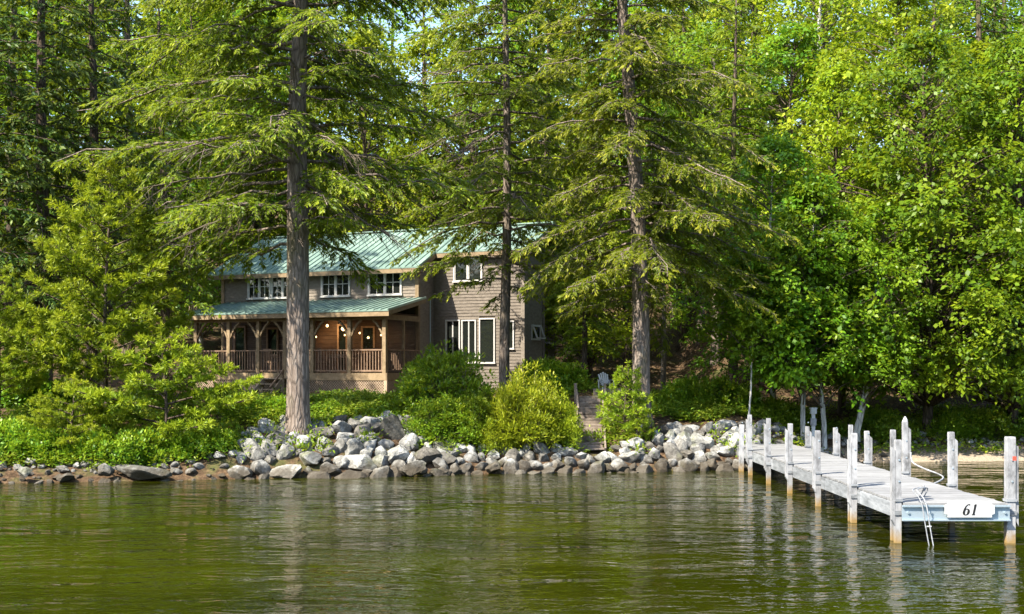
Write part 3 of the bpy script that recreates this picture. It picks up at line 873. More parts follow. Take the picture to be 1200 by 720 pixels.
# ------------------------------------------------------------------ landing steps, platform, chair
stp = tag(empty('bank_steps', (0, 0, 0)), 'weathered grey timber steps climbing the bank beside the pine sapling', 'steps')
ya, za = 33.6, .55; ybk, zbk = 36.4, 1.98
xa0, xa1 = at(675, ya), at(709, ya); xb0, xb1 = at(677, ybk), at(706, ybk)
nst = 10
for k in range(nst):
    f = k/(nst-1)
    y = ya+(ybk-ya)*f; z = za+(zbk-za)*f; x0 = xa0+(xb0-xa0)*f; x1 = xa1+(xb1-xa1)*f
    j = random.uniform(-.02,.02)
    MB().beam((x0+.03, y, z+j), (x1-.03, y+random.uniform(-.03,.03), z-j), .26, .045).build('tread', M['oldwood'], stp)
    if k < nst-1: MB().box(x0+.05, x1-.05, y+.14, y+.165, z+.02, z+.125).build('riser', M['oldwood'], stp)
for (x0, x1) in ((xa0, xb0), (xa1, xb1)):
    MB().beam((x0, ya-.15, za-.06), (x1, ybk+.05, zbk+.02), .05, .24).build('stringer', M['oldwood'], stp)
for (y, f) in ((ya, 0), ((ya+ybk)/2, .5), (ybk, 1)):
    for (x0, x1) in ((xa0, xb0), (xa1, xb1)):
        x = x0+(x1-x0)*f + (-.06 if x0 == xa0 else .06); z = za+(zbk-za)*f
        if f > 0: MB().beam((x, y, z-.6), (x+random.uniform(-.03,.03), y, z+.42), .06, .06).build('newel', M['oldwood'], stp)
MB().beam((xb0-.06, (ya+ybk)/2, (za+zbk)/2+.40), (xb0-.06, ybk, zbk+.40), .05, .05).build('handrail', M['oldwood'], stp)
yp_ = 37.0; xp0, xp1 = at(696, yp_), at(733, yp_); zp = zat(456, yp_)
plat = tag(empty('landing_platform', (0, 0, 0)), 'small weathered timber platform above the bank steps holding a white chair', 'platform')
for k in range(9):
    MB().box(xp0, xp1, yp_+k*.155, yp_+k*.155+.146, zp-.04, zp+random.uniform(-.004,.004)).build('board', M['oldwood'], plat)
MB().box(xp0-.02, xp1+.02, yp_-.05, yp_-.002, zp-.22, zp-.01).build('rim_board', M['oldwood'], plat)
MB().box(xp0+.1, xp1-.1, yp_+.06, yp_+.11, zp-.45, zp-.25).build('lower_beam', M['oldwood'], plat)
for x in (xp0+.06, xp1-.06):
    for y in (yp_+.05, yp_+1.25):
        MB().box(x-.05, x+.05, y-.04, y+.05, gz(x, y)-.3, zp-.04).build('leg', M['oldwood'], plat)
yc = 37.45; xc = at(710.5, yc)
ch = tag(empty('slatted_chair', (xc, yc, zp), R(20)), 'white slatted garden chair on the timber platform above the steps', 'chair')
for k in range(5): MB().beam((-.21+k*.085, -.25, .30), (-.21+k*.085, .16, .22), .07, .02).build('seat_slat', M['white'], ch)
for k in range(5):
    x = -.20+k*.10; MB().beam((x*.8, .15, .20), (x*1.15, .40, .80+.06*(2-abs(k-2))), .075, .02, up=(0,1,0)).build('back_slat', M['white'], ch)
MB().beam((-.25, .26, .42), (.25, .26, .42), .03, .07).build('back_rail', M['white'], ch)
for x in (-.29, .29):
    MB().box(x-.06, x+.06, -.30, .30, .46, .485).build('armrest', M['white'], ch)
    MB().box(x-.02, x+.02, -.27, -.19, 0, .46).build('leg', M['white'], ch)
    MB().beam((x, .22, 0.0), (x, .27, .46), .04, .07, up=(0,1,0)).build('leg', M['white'], ch)
ch.scale = (.66, .66, .58)
# pale ornament by the trunk
yo = 34.1; xo = at(749.5, yo); zo = gz(xo, yo)
orn = tag(empty('garden_ornament', (xo, yo, zo)), 'small pale garden ornament at the foot of the trunk beside the pine sapling', 'ornament')
MB().tube([(0,0,-.1),(0,0,.05),(0,0,.16),(0,0,.30),(0,0,.36)], [.10,.11,.08,.10,.05], 9).build('body', M['trimwhite'], orn, smooth=True)
MB().tube([(0,0,.34),(0,0,.40),(0,0,.47),(0,0,.51)], [.04,.065,.06,.02], 9).build('head', M['trimwhite'], orn, smooth=True)

# ------------------------------------------------------------------ stones
from mathutils import noise as mnoise
def rock_mesh(seed, sub=3, flat=1.0):
    r_ = random.Random(seed)
    bm = bmesh.new(); bmesh.ops.create_icosphere(bm, subdivisions=sub, radius=1)
    planes = [(Vector((r_.gauss(0,1), r_.gauss(0,1), r_.gauss(0,.9))).normalized(), r_.uniform(.42,.80)) for _ in range(17)]
    ph = [r_.uniform(0, 6) for _ in range(6)]
    for v in bm.verts:
        p = v.co.copy()
        p *= 1 + .09*math.sin(3*p.x+ph[0])*math.sin(2.6*p.y+ph[1]) + .06*math.sin(4.2*p.z+ph[2]+2*p.x)
        for n_, d_ in planes:
            k = p.dot(n_) - d_
            if k > 0: p -= n_*k*.97
        p *= 1 + .13*mnoise.noise(p*1.7+Vector((seed,0,0))) + .05*mnoise.noise(p*4.5+Vector((0,seed,0)))
        p += Vector((math.sin(9*p.y+ph[3]), math.sin(8*p.z+ph[4]), math.sin(10*p.x+ph[5])))*.014
        v.co = Vector((p.x*1.22, p.y*.95, p.z*.80*flat))
    me_ = bpy.data.meshes.new('stone'); bm.to_mesh(me_); bm.free()
    me_.materials.append(M['rock'])
    me_.polygons.foreach_set('use_smooth', [True]*len(me_.polygons))
    me_.set_sharp_from_angle(angle=R(26))
    return me_
RM = [rock_mesh(100+k, 3) for k in range(12)]
RL = [rock_mesh(300+k, 2) for k in range(8)]
BIG = []
def boulder(px, py, Yd, wpx, hpx, seed, label, tilt=(0,0,0), depth=.8, tone=1.0):
    x = at(px, Yd); wz = wpx*Yd/F; hz_ = hpx*Yd/F
    o = link('boulder', rock_mesh(seed, 4), None, (x, Yd, zat(py, Yd)))
    o.scale = (wz/2.1, wz/2.0*depth, hz_/1.35)
    o.rotation_euler = tilt
    o.color = (tone, tone, tone*.97, 1)
    tag(o, label, 'boulder')
    BIG.append((x, Yd, wz/2*.9))
    return o
boulder(334, 553.5, 30.75, 64, 17, 11, 'long pale flat boulder lying at the waterline below the big trunk', (0,R(-6),0), .7, 2.4)
boulder(459, 507, 32.9, 52, 34, 12, 'large angular grey slab tilted on top of the stone bank by the shrub', (R(25),R(28),R(10)), .6)
boulder(166, 554, 29.9, 66, 24, 31, 'broad dark boulder with pale base at the left waterline under the pine', (0,R(4),0), .7, .45)
boulder(29, 553, 29.3, 21, 18, 14, 'rounded tan boulder at the left end of the shore', (0,0,0), .9)
boulder(78, 559, 29.5, 30, 11, 15, 'low pale flat boulder at the waterline between the tan and dark boulders', (0,R(-8),0), .8)
boulder(126, 552, 29.8, 24, 18, 33, 'rounded blue grey boulder just left of the broad dark boulder', (0,0,R(30)), .8)
boulder(578, 549, 31.9, 24, 15, 17, 'pointed white boulder at the waterline under the yellow green shrub', (0,R(-22),0), .8)
boulder(483, 550, 31.0, 36, 19, 18, 'dark wet boulder at the waterline below the tilted slab', (0,R(-25),0), .8, .5)
boulder(786, 502, 35.2, 24, 13, 19, 'flat pale boulder alone on the bare bank right of the leaning trunk', (0,R(8),0), .8)
boulder(826, 522, 34.0, 40, 32, 20, 'large cracked grey boulder in the stone bank left of the dock', (0,R(12),R(20)), .8)
boulder(859, 524, 34.0, 30, 32, 21, 'tall grey boulder in the stone bank next to the first dock posts', (0,R(-18),R(40)), .8)
boulder(742, 535, 32.9, 30, 20, 22, 'pale round boulder in the low stone row right of the steps', (0,R(-10),0), .8)
boulder(705, 538, 32.7, 26, 14, 23, 'pale flat boulder in the low stone row at the foot of the steps', (0,R(5),0), .8)
boulder(413, 528, 31.9, 30, 24, 24, 'large streaked grey boulder in the stone bank right of the big trunk', (0,R(20),R(20)), .8)
boulder(1098, 527, 38.2, 34, 14, 25, 'largest grey boulder above the sandy strip, behind the second dock post', (0,R(-6),0), .8)

def stone_bank(label, x0, x1, d0, d1, rmin, rmax, n, seed, ylim=None):
    r_ = random.Random(seed)
    xm = (x0+x1)/2
    t = tag(empty('stone_bank', (xm, float(shore(xm)), 0)), label, 'stone bank')
    put = []; tries = 0
    while len(put) < n and tries < 16000:
        tries += 1
        f = len(put)/n
        rr = rmax*(1-f)**1.7 + rmin*(1-(1-f)**1.7)
        rr *= r_.uniform(.85, 1.15)
        x = r_.uniform(x0, x1); d = r_.uniform(d0, d1(x) if callable(d1) else d1)
        y = float(shore(x)) + d
        if any((x-a)**2 + ((y-b)*1.12)**2 < (.63*(rr+c))**2 for a, b, c in put): continue
        if any((x-a)**2 + ((y-b)*1.2)**2 < (.66*(rr+c))**2 for a, b, c in BIG): continue
        if abs(x-at(692, 34)) < .55 and y > 33.2: continue
        put.append((x, y, rr))
        z = gz(x, y)
        o = link('stone', (RM if rr > .2 else RL)[r_.randrange(12 if rr > .2 else 8)], t, (x-xm, y-t.location.y, z + rr*.18))
        s_ = rr*r_.uniform(.9, 1.1)
        o.scale = (s_*r_.uniform(.9,1.15), s_*r_.uniform(.85,1.1), s_*r_.uniform(.85,1.2))
        o.rotation_euler = (r_.uniform(-.5,.5), r_.uniform(-.5,.5), r_.uniform(0, 6.3))
    return put
def dtop(x):   # how far up the bank the stones reach
    return float(np.interp(x, [-13,-9.5,-7.6,-6.6,-3.0,-2.3,-1.5,1.0,3.2,3.9,4.6,7], [.9,.9,1.5,2.5,2.6,1.6,.8,.8,.8,1.0,1.9,1.9]))
stone_bank('low row of stones along the water under the left pine boughs', -14.5, -7.2, -.32, dtop, .07, .22, 120, 5)
stone_bank('tall bank of stacked grey stones below the big trunk and tilted slab', -7.2, -1.9, -.32, dtop, .09, .40, 235, 6)
stone_bank('low stone row from the shrubs to the foot of the steps', -1.9, 3.3, -.32, dtop, .08, .30, 190, 7)
stone_bank('stone bank between the leaning trunk and the first dock posts', 3.3, 7.6, -.32, dtop, .085, .36, 165, 8)
stone_bank('stones on the bank behind the dock around the birch trunks', 7.6, 10.3, .1, 2.4, .10, .26, 50, 9)
stone_bank('row of stones above the sandy strip behind the dock end', 10.3, 17.5, 1.7, 2.7, .09, .26, 75, 10)
stone_bank('pale rubble at the water edge on the sandy strip beside the dock', 10.0, 11.6, -.2, .7, .07, .17, 34, 12)

# ------------------------------------------------------------------ trees
UP = np.array([0,0,1.0])
def wood_mesh(name, trunk_pts, trunk_r, limbs, mat, sides=12, lsides=4, seed=1):
    """trunk tube with root flare and uneven outline + limb tubes, one mesh"""
    r_ = random.Random(seed)
    mb = MB()
    mb.tube(trunk_pts, trunk_r, sides)
    for i in range(len(mb.v)):
        x, y, z = mb.v[i]
        k = (i // sides); c = trunk_pts[min(k, len(trunk_pts)-1)]; 
        f = 1 + r_.uniform(-.05, .05)
        mb.v[i] = (c[0]+(x-c[0])*f, c[1]+(y-c[1])*f, z)
    nf = len(mb.f)
    for pts, rad in limbs: mb.tube(pts, rad, lsides, cap=False)
    me_ = mb.mesh(name, mat, True)
    if mat is M['bark_pale']:
        me_.materials.append(M['twig'])
        me_.polygons.foreach_set('material_index', [0]*nf + [1]*(len(me_.polygons)-nf))
    return me_
def trunk_path(H, r0, lean=(0,0), wob=.1, n=14, seed=0, flare=1.45):
    r_ = random.Random(seed)
    pts, rad = [], []
    a, b = r_.uniform(0,6), r_.uniform(0,6)
    for i in range(n+1):
        t = (i/n)**1.25
        z = H*t - .35*(1-t)
        s = wob*min(1, t*4)
        pts.append((lean[0]*t*H + s*math.sin(t*5+a)-s*math.sin(a)*0, lean[1]*t*H + s*math.sin(t*4+b), z))
        rr = r0*(1-.88*t**1.1)
        if i == 0: rr *= flare
        elif z < .35: rr *= 1.12
        rad.append(max(rr, .015))
    return pts, rad
def on_path(pts, z):
    zs = [p[2] for p in pts]
    return np.array([np.interp(z, zs, [p[0] for p in pts]), np.interp(z, zs, [p[1] for p in pts]), z])

def conifer(seed, H, r0, z0, length, nb, leafmat, barkmat, spacing=.17, tw=.075, tl=.13, twd=.036, droop=.22, rise=.08, path=None,
            sec=.30, dead=.1, twigs=True, tipbias=.35, ztop=None, dens=1.0):
    """branches with flat drooping sprays of short needle-bearing twiglets -> (wood mesh, crown mesh)"""
    rs = np.random.RandomState(seed); r_ = random.Random(seed)
    pts, rad = path or trunk_path(H, r0, seed=seed)
    limbs = []; Q = []; T = []
    ga = 0
    for i in range(nb):
        f = (i + r_.uniform(-.4,.4))/nb; f = min(max(f, 0), 1)
        z = z0 + (H-.3-z0)*f**.92
        ga += 2.4 + r_.uniform(-.5, .5)
        az = ga
        L = length(z, az) * r_.uniform(.72, 1.12)
        if L < .25: continue
        o = np.array([math.cos(az), math.sin(az), 0]); sd = np.array([-o[1], o[0], 0])
        b0 = on_path(pts, z)
        rs_, dr = rise + r_.uniform(-.16,.14) + .25*(z/H-.5), droop*r_.uniform(.6,1.3)
        bend = r_.uniform(-.18,.18)
        def P(s):
            s = np.asarray(s)[..., None]
            return b0 + o*L*s + sd*L*bend*s*s + UP*L*(rs_*s - dr*s*s)
        ss = np.linspace(0, 1, 8)
        bp = P(ss); bp[1:] += rs.normal(0, .038*L**.5, (7, 3))
        br = .011 + .0085*L
        limbs.append((bp.tolist(), [br*(1-.85*s)+.003 for s in ss]))
        isdead = r_.random() < dead and f < .45
        n2 = max(3, int(L*.86/spacing))
        for sgn in (-1, 1):
            s = np.clip(.14 + .86*(np.arange(n2)+rs.uniform(0,1,n2))/n2, 0, 1)
            p2 = P(s)
            l2 = (L*sec*(1-s)**.7*np.minimum(1, s*3.2) + .20)*rs.uniform(.55, 1.2, n2)
            ang = R(58) - R(22)*s + rs.normal(0, .15, n2)
            d2 = o*np.cos(ang)[:,None] + sgn*sd*np.sin(ang)[:,None] + sd*(2*bend*s)[:,None]*.5 + UP*(rs.normal(-.08, .24, n2) + (rs_-2*dr*s)*.5)[:,None]
            d2 = norm(d2)
            dd = .22 + rs.uniform(0, .25, n2)
            if twigs:
                for k in range(n2):
                    if l2[k] > .3:
                        a_ = p2[k]; b_ = a_ + d2[k]*l2[k]*.55 - UP*dd[k]*l2[k]*.3; c_ = a_ + d2[k]*l2[k] - UP*dd[k]*l2[k]
                        limbs.append(([a_.tolist(), b_.tolist(), c_.tolist()], [.007+.004*l2[k], .006, .003]))
            if isdead: continue
            keep = rs.uniform(0,1,n2) < dens
            nt = np.maximum(2, (l2/tw).astype(int))
            k = np.repeat(np.arange(n2)[keep], nt[keep])
            if len(k) == 0: continue
            t = rs.uniform(.12, 1.0, len(k))
            b = p2[k] + d2[k]*(l2[k]*t)[:,None] - UP*(dd[k]*l2[k]*t*t)[:,None]
            for s3 in (-1, 1):
                dv = d2[k] - UP*(2*dd[k]*t)[:,None]
                dv = norm(dv)
                side = norm(np.cross(dv, UP + rs.normal(0,.25,(len(k),3))))
                an = R(48) - R(25)*t + rs.normal(0,.22,len(k))
                d3 = dv*np.cos(an)[:,None] + s3*side*np.sin(an)[:,None] + UP*rs.normal(-.08,.16,len(k))[:,None]
                nr = UP + rs.normal(0, .62, (len(k),3))
                ln = tl*rs.uniform(.6, 1.35, len(k))*(1.1-.35*t)
                Q.append(blades(b + rs.normal(0,.012,(len(k),3)), d3, nr, ln, ln*twd/tl*rs.uniform(.8,1.3,len(k))))
                young = np.clip((t-.60)*1.9, 0, 1)*np.clip(s[k]*1.5-.25, 0, 1)
                T.append(np.clip(young*rs.uniform(.2,1.1,len(k))*tipbias*2, 0, .9))
    wood = wood_mesh('trunk', pts, rad, limbs, barkmat, seed=seed)
    crown = quad_mesh('crown', np.concatenate(Q), leafmat, np.concatenate(T))
    return wood, crown

def pine(seed, H, r0, z0, length, nb, leafmat, barkmat, rise=.25, droop=.05, tuft=14, nl=.13, nw=.02, sp=.2, path=None, sec=.42):
    """young white pine: branch ends carry tufts of needles"""
    rs = np.random.RandomState(seed); r_ = random.Random(seed)
    pts, rad = path or trunk_path(H, r0, seed=seed, wob=.06)
    limbs = []; C = []; D = []; TT = []
    ga = 0
    for i in range(nb):
        f = (i + .5)/nb
        z = z0 + (H-.15-z0)*f
        ga += 2.4 + r_.uniform(-.5,.5)
        L = length(z, ga)*r_.uniform(.75,1.15)
        o = np.array([math.cos(ga), math.sin(ga), 0]); sd = np.array([-o[1], o[0], 0]); b0 = on_path(pts, z)
        rr = rise*r_.uniform(.5,1.4) + .35*f
        P = lambda s: b0 + np.outer(np.atleast_1d(s), o*L) + np.outer(rr*np.atleast_1d(s) - droop*np.atleast_1d(s)**2 + .10*np.atleast_1d(s)**3, UP*L)
        ss = np.linspace(0,1,7)
        limbs.append((P(ss).tolist(), [(.010+.008*L)*(1-.8*s)+.003 for s in ss]))
        n2 = max(3, int(L/sp))
        for sgn in (-1, 1):
            s = np.clip(.22 + .80*(np.arange(n2)+rs.uniform(0,1,n2))/n2, 0, 1); p2 = P(s)
            l2 = (L*sec*(1-s)**.8 + .16)*rs.uniform(.6,1.2,n2)
            an = R(52) + rs.normal(0,.2,n2)
            d2 = norm(o*np.cos(an)[:,None] + sgn*sd*np.sin(an)[:,None] + UP*(.16+rs.normal(0,.14,n2))[:,None])
            for k in range(n2):
                e = p2[k] + d2[k]*l2[k]
                limbs.append(([p2[k].tolist(), e.tolist()], [.008, .004]))
                m = max(1, int(l2[k]/.13))
                for j in range(m):
                    t = 1 - j*.13/l2[k]*r_.uniform(.8,1.2)
                    if t < .12: continue
                    C.append(p2[k]+d2[k]*l2[k]*t + rs.normal(0,.025,3)); D.append(d2[k] + UP*.35 + rs.normal(0,.22,3)); TT.append(max(0, .55*(1-j*.5)) * r_.uniform(.2,1))
        C.append(P(1.0)[0]); D.append(o+UP*.5); TT.append(.7)
    for z in np.linspace(H-.5, H+.15, 6):
        C.append(on_path(pts, z)); D.append(UP+rs.normal(0,.3,3)); TT.append(.8)
    C = np.array(C); D = norm(np.array(D)); n = len(C)
    k = np.repeat(np.arange(n), tuft)
    d = norm(D[k]*.75 + rs.normal(0, .55, (len(k),3)))
    ln = nl*rs.uniform(.7,1.25,len(k))
    Q = blades(C[k], d, rs.normal(0,1,(len(k),3)) + UP*.6, ln, nw*rs.uniform(.8,1.3,len(k)), .1, .6)
    wood = wood_mesh('trunk', pts, rad, limbs, barkmat, seed=seed)
    return wood, quad_mesh('crown', Q, leafmat, np.array(TT)[k])

def broadleaf(seed, H, r0, zc, Rc, nclump, nleaf, leaf, leafmat, barkmat, lean=(0,0), shape=1.0, path=None, cr=(.35,.8), top_pow=.55, asp=.62, flat=.30, inner=.35, wob=.12):
    """clumps of leaves in layered sprays carried by limbs"""
    rs = np.random.RandomState(seed); r_ = random.Random(seed)
    pts, rad = path or trunk_path(H*.93, r0, lean=lean, seed=seed, wob=wob)
    limbs = []; Q = []; T = []
    for i in range(nclump):
        u = r_.random()
        t = u**.9
        z = zc + (H-zc)*t
        prof = (math.sin(PI*min(1, .16+.84*t)**.75))**top_pow if t < 1 else 0
        prof = max(.12, prof)
        az = r_.uniform(0, 2*PI)
        lob = 1 + .22*math.sin(3*az+seed) + .15*math.sin(5*az+2*z+seed*2)
        rad_ = Rc*prof*lob*(inner + (1-inner)*math.sqrt(r_.random()))
        c0 = on_path(pts, min(z, pts[-1][2]))
        o = np.array([math.cos(az), math.sin(az), 0])
        c = c0*np.array([1,1,0]) + o*rad_ + UP*z
        rc = r_.uniform(*cr)*(.75+.5*(1-t))
        za = max(zc*.55, z - rad_*r_.uniform(.35,.75))
        za = min(za, pts[-1][2]-.1)
        a = on_path(pts, za)
        mid = (a + c)/2 + UP*.10*rad_ + rs.normal(0,.08,3)
        if rad_ > .3:
            lr = .010 + .0085*rad_
            limbs.append(([a.tolist(), ((a+mid)/2+rs.normal(0,.04,3)).tolist(), mid.tolist(), ((mid+c)/2+rs.normal(0,.05,3)).tolist(), c.tolist()], [lr, lr*.85, lr*.65, lr*.45, .005]))
        n = int(nleaf*r_.uniform(.6,1.3)*(rc/.6)**1.6)
        # spray plane leans outwards and down
        nrm_ = norm(UP + o*r_.uniform(.05,.55) + rs.normal(0,.18,3))
        e1 = norm(np.cross(nrm_, rs.normal(0,1,3))); e2 = np.cross(nrm_, e1)
        # sub-sprays make the clump edge uneven
        ns = 5
        sa = rs.uniform(0, 2*PI, ns); sr = rs.uniform(.3,1.1,ns)*rc
        j = rs.randint(0, ns, n)
        q_ = rs.normal(0, 1, (n,2))*rc*.21
        lx = np.cos(sa[j])*sr[j] + q_[:,0]; ly = np.sin(sa[j])*sr[j] + q_[:,1]
        rr = np.hypot(lx, ly)
        lz = rs.normal(0, flat*.5*rc, n) - .30*rr**2/rc + (rs.uniform(-.25,.25,ns)*rc)[j]
        p = c + e1*lx[:,None] + e2*ly[:,None] + nrm_*lz[:,None]
        d = norm(e1*(lx/(rr+.05))[:,None] + e2*(ly/(rr+.05))[:,None] + rs.normal(0,.55,(n,3)) - UP*.35)
        nr = nrm_ + rs.normal(0,.42,(n,3))
        ln = leaf*rs.uniform(.5,1.4,n)*r_.uniform(.8,1.2)
        Q.append(blades(p, d, nr, ln, ln*asp*rs.uniform(.75,1.25,n), .14, .48))
        k = r_.random()
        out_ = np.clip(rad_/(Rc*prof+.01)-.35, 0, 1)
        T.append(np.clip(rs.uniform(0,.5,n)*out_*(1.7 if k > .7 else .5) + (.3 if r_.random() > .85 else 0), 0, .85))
    wood = wood_mesh('trunk', pts, rad, limbs, barkmat, seed=seed)
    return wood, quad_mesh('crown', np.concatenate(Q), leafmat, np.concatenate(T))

def plant(name, label, cat, meshes, x, y, rz=0.0, sc=1.0, group=None, dz=-.08, szv=None):
    t = tag(empty(name, (x, y, gz(x, y)+dz), rz), label, cat, group)
    t.scale = (sc, sc, szv or sc)
    link('trunk' if cat == 'tree' else 'stems', meshes[0], t)
    link('crown' if cat == 'tree' else 'foliage', meshes[1], t)
    return t

# --- the big hemlock in front of the porch
yA = 32.6; xA = at(349, yA); zA = gz(xA, yA)
HA = 21.0
def pathA():
    pts, rad = [], []
    for i, (z, rr, dx_) in enumerate(((-.5,.50,0),(0.0,.43,0),(.25,.36,0),(.8,.325,0),(2,.315,0),(4,.305,.01),(6,.29,.0),(8,.265,-.02),(9.5,.24,.0),(11,.21,.06),(13,.18,.10),(15,.14,.1),(18,.08,.1),(21,.02,.1))):
        pts.append((dx_, 0, z)); rad.append(rr)
    return pts, rad
def lenA(z, az):
    # longer towards the left (open side), shorter over the water side
    c = math.cos(az)
    base = np.interp(z, [4.5, 6.0, 8, 12, 16, 21], [2.6, 4.6, 5.0, 4.6, 3.2, .4])
    side = 1.12 - .16*c - .30*max(0, -math.sin(az))
    if z < 6.2 and abs(c) < .55 and math.sin(az) < 0: side *= .35
    return float(base*side)
mA = conifer(21, HA, .32, 5.2, lenA, 132, M['hemlock'], M['bark'], spacing=.16, tw=.047, tl=.18, twd=.044, droop=.20, rise=.06, path=pathA(), dead=.07, dens=.97, tipbias=.6)
plant('hemlock_tree', 'tallest hemlock with thick bare lower trunk standing in front of the porch', 'tree', mA, xA, yA, dz=0)
# dead grey limb hanging right of the trunk
def dead_limb(p0, p1, seed, label):
    r_ = random.Random(seed); mb = MB(); p0 = Vector(p0); p1 = Vector(p1); n = 8
    pts = [p0 + (p1-p0)*(i/n) + Vector((r_.uniform(-.06,.06), r_.uniform(-.06,.06), r_.uniform(-.06,.06)))*(0 if i == 0 else 1) - Vector((0,0,.25*(i/n)**2)) for i in range(n+1)]
    mb.tube(pts, [.045*(1-i/n)+.008 for i in range(n+1)], 6)
    for k in range(26):
        i = r_.randrange(2, n); b = pts[i]
        d = (p1-p0).normalized()*r_.uniform(.2,.9) + Vector((r_.uniform(-.5,.5), r_.uniform(-.5,.5), r_.uniform(-.9,.25)))
        l = r_.uniform(.4,1.3); m = b + d*l*.5 + Vector((0,0,r_.uniform(-.05,.1))); e = b + d*l
        mb.tube([b, m, e], [.014,.009,.003], 4, cap=False)
        for q_ in range(2):
            d2 = d + Vector((r_.uniform(-.7,.7), r_.uniform(-.4,.4), r_.uniform(-.7,.5)))
            mb.tube([m, m + d2*l*.45], [.007,.002], 3, cap=False)
    o = mb.mesh('dead_limb', M['twig'])
    return o
hA = [o for o in bpy.data.objects if o.name == 'hemlock_tree'][0]
for k, (a, b) in enumerate((((.2,-.05,6.9-0),(3.0,-.3,5.3)), ((.2,-.1,8.6),(1.9,-.5,7.6)), ((-.2,-.1,6.4),(-3.2,-.6,5.6)), ((-.2,0,7.3),(-4.4,-.5,6.9)))):
    link('dead_limb', dead_limb(a, b, 40+k, ''), hA)

# --- hemlock right of the steps, trunk bowed to the left higher up
yB = 34.9; xB = at(751.5, yB)
def pathB():
    pts, rad = [], []
    for (z, rr, px) in ((-.5,.42,752),(0,.36,752),(.3,.30,752),(1,.265,751),(3,.25,751),(5,.235,749),(7,.215,746),(9,.20,740),(10.5,.18,735),(12,.16,730),(14,.13,727),(16,.10,726),(19,.02,726)):
        pts.append(((px-751.5)*yB/F, 0, z)); rad.append(rr)
    return pts, rad
def lenB(z, az):
    base = np.interp(z, [3.2, 4.6, 7, 10, 14, 19], [2.2, 3.6, 3.8, 3.4, 2.5, .3])
    if z < 5 and math.sin(az) < 0 and abs(math.cos(az)) < .6: base *= .45
    return float(base*(1.05 + .1*math.cos(az)))
mB = conifer(35, 19, .26, 3.6, lenB, 130, M['hemlock'], M['bark'], spacing=.155, tw=.047, tl=.18, twd=.044, droop=.30, rise=.05, path=pathB(), dead=.0, tipbias=.75)
plant('hemlock_tree', 'hemlock with straight brown trunk right of the bank steps, bowing left higher up', 'tree', mB, xB, yB, dz=0)

# --- hemlock in front of the wing
yC = 41.0; xC = at(591, yC)
def lenC(z, az):
    base = np.interp(z, [3.6, 5.2, 8, 12, 17, 21], [1.4, 3.4, 4.2, 3.7, 2.2, .3])
    if z < 5.6 and math.sin(az) < -.2 and math.cos(az) < .2: base *= .55
    return float(base)
mC = conifer(52, 21, .20, 3.8, lenC, 124, M['hemlock'], M['bark'], spacing=.18, tw=.052, tl=.19, twd=.050, droop=.26, rise=.05, dead=.08, tipbias=.7, twigs=True)
plant('hemlock_tree', 'hemlock rising directly in front of the wing windows', 'tree', mC, xC, yC)

# --- young white pine on the left bank
yP = 33.4; xP = at(126, yP)
lenP = lambda z, az: float(np.interp(z, [.8, 2.5, 5, 7.5], [2.6, 2.5, 1.7, .35]))
mP = pine(61, 7.5, .085, 1.1, lenP, 44, M['pine'], M['bark_dark'], sp=.19, tuft=18, nl=.18, nw=.032)
plant('young_pine', 'bright young white pine with slender dark stem left of the house', 'tree', mP, xP, yP)
# --- low pine boughs overhanging the stones
lenP2 = lambda z, az: float(np.interp(z, [.2, 1.2, 2.4, 3.4], [2.2, 2.3, 1.2, .2]))*(1.0 + .06*math.cos(az))
mP2 = pine(62, 3.3, .07, .35, lenP2, 21, M['pine'], M['bark_dark'], rise=.16, droop=.12, sp=.18, tuft=18, nl=.17, nw=.03)
plant('young_pine', 'low spreading pine with boughs reaching over the stones toward the stoop', 'tree', mP2, at(192, 31.9), 31.9, dz=-.15)
plant('young_pine', 'small pine between the left shrubs and the tall young pine, nearest the water', 'tree', mP2, at(85, 31.4), 31.4, rz=2.2, sc=.62, dz=-.1)
lenP3 = lambda z, az: float(np.interp(z, [.1, .9, 1.9], [.85, .75, .2]))
mP3 = pine(63, 2.2, .045, .15, lenP3, 24, M['pine'], M['bark_dark'], rise=.3, droop=.05, sp=.13, tuft=16, nl=.14, nw=.024)
plant('pine_sapling', 'bushy pine sapling between the bank steps and the brown trunk', 'tree', mP3, at(734, 34.0), 34.0, dz=-.05, sc=.92)
plant('pine_sapling', 'short pine sapling at the foot of the brown trunk, right of the taller sapling', 'tree', mP3, at(748, 33.75), 33.75, rz=2, sc=.5, dz=-.05)

plant('young_pine', 'pine at the left edge beside the far left shrub', 'tree', mP, at(-2, 33.6), 33.6, rz=1.9, sc=.60)
# --- dark background conifers, two shared builds
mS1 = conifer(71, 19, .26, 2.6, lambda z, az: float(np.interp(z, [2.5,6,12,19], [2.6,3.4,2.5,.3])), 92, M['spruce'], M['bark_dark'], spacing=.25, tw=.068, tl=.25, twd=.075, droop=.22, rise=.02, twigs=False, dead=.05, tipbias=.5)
mS2 = conifer(72, 17, .22, 3.6, lambda z, az: float(np.interp(z, [3.5,7,12,17], [2.2,3.0,2.2,.3])), 100, M['hemlock'], M['bark_dark'], spacing=.25, tw=.068, tl=.25, twd=.075, droop=.28, rise=.04, twigs=False, dead=.05)
def con(m, px, Y, rz, sc, label, name='spruce_tree', szv=None):
    plant(name, label, 'tree', m, at(px, Y), Y, rz, sc, dz=-.15, szv=szv)
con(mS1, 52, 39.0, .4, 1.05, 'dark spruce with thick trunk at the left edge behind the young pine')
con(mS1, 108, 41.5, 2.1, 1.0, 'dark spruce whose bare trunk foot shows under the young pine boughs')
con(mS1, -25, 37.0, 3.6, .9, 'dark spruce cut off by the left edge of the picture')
con(mS2, 190, 47.5, 1.0, 1.0, 'hemlock directly left of the house, behind the young pine', 'hemlock_tree')
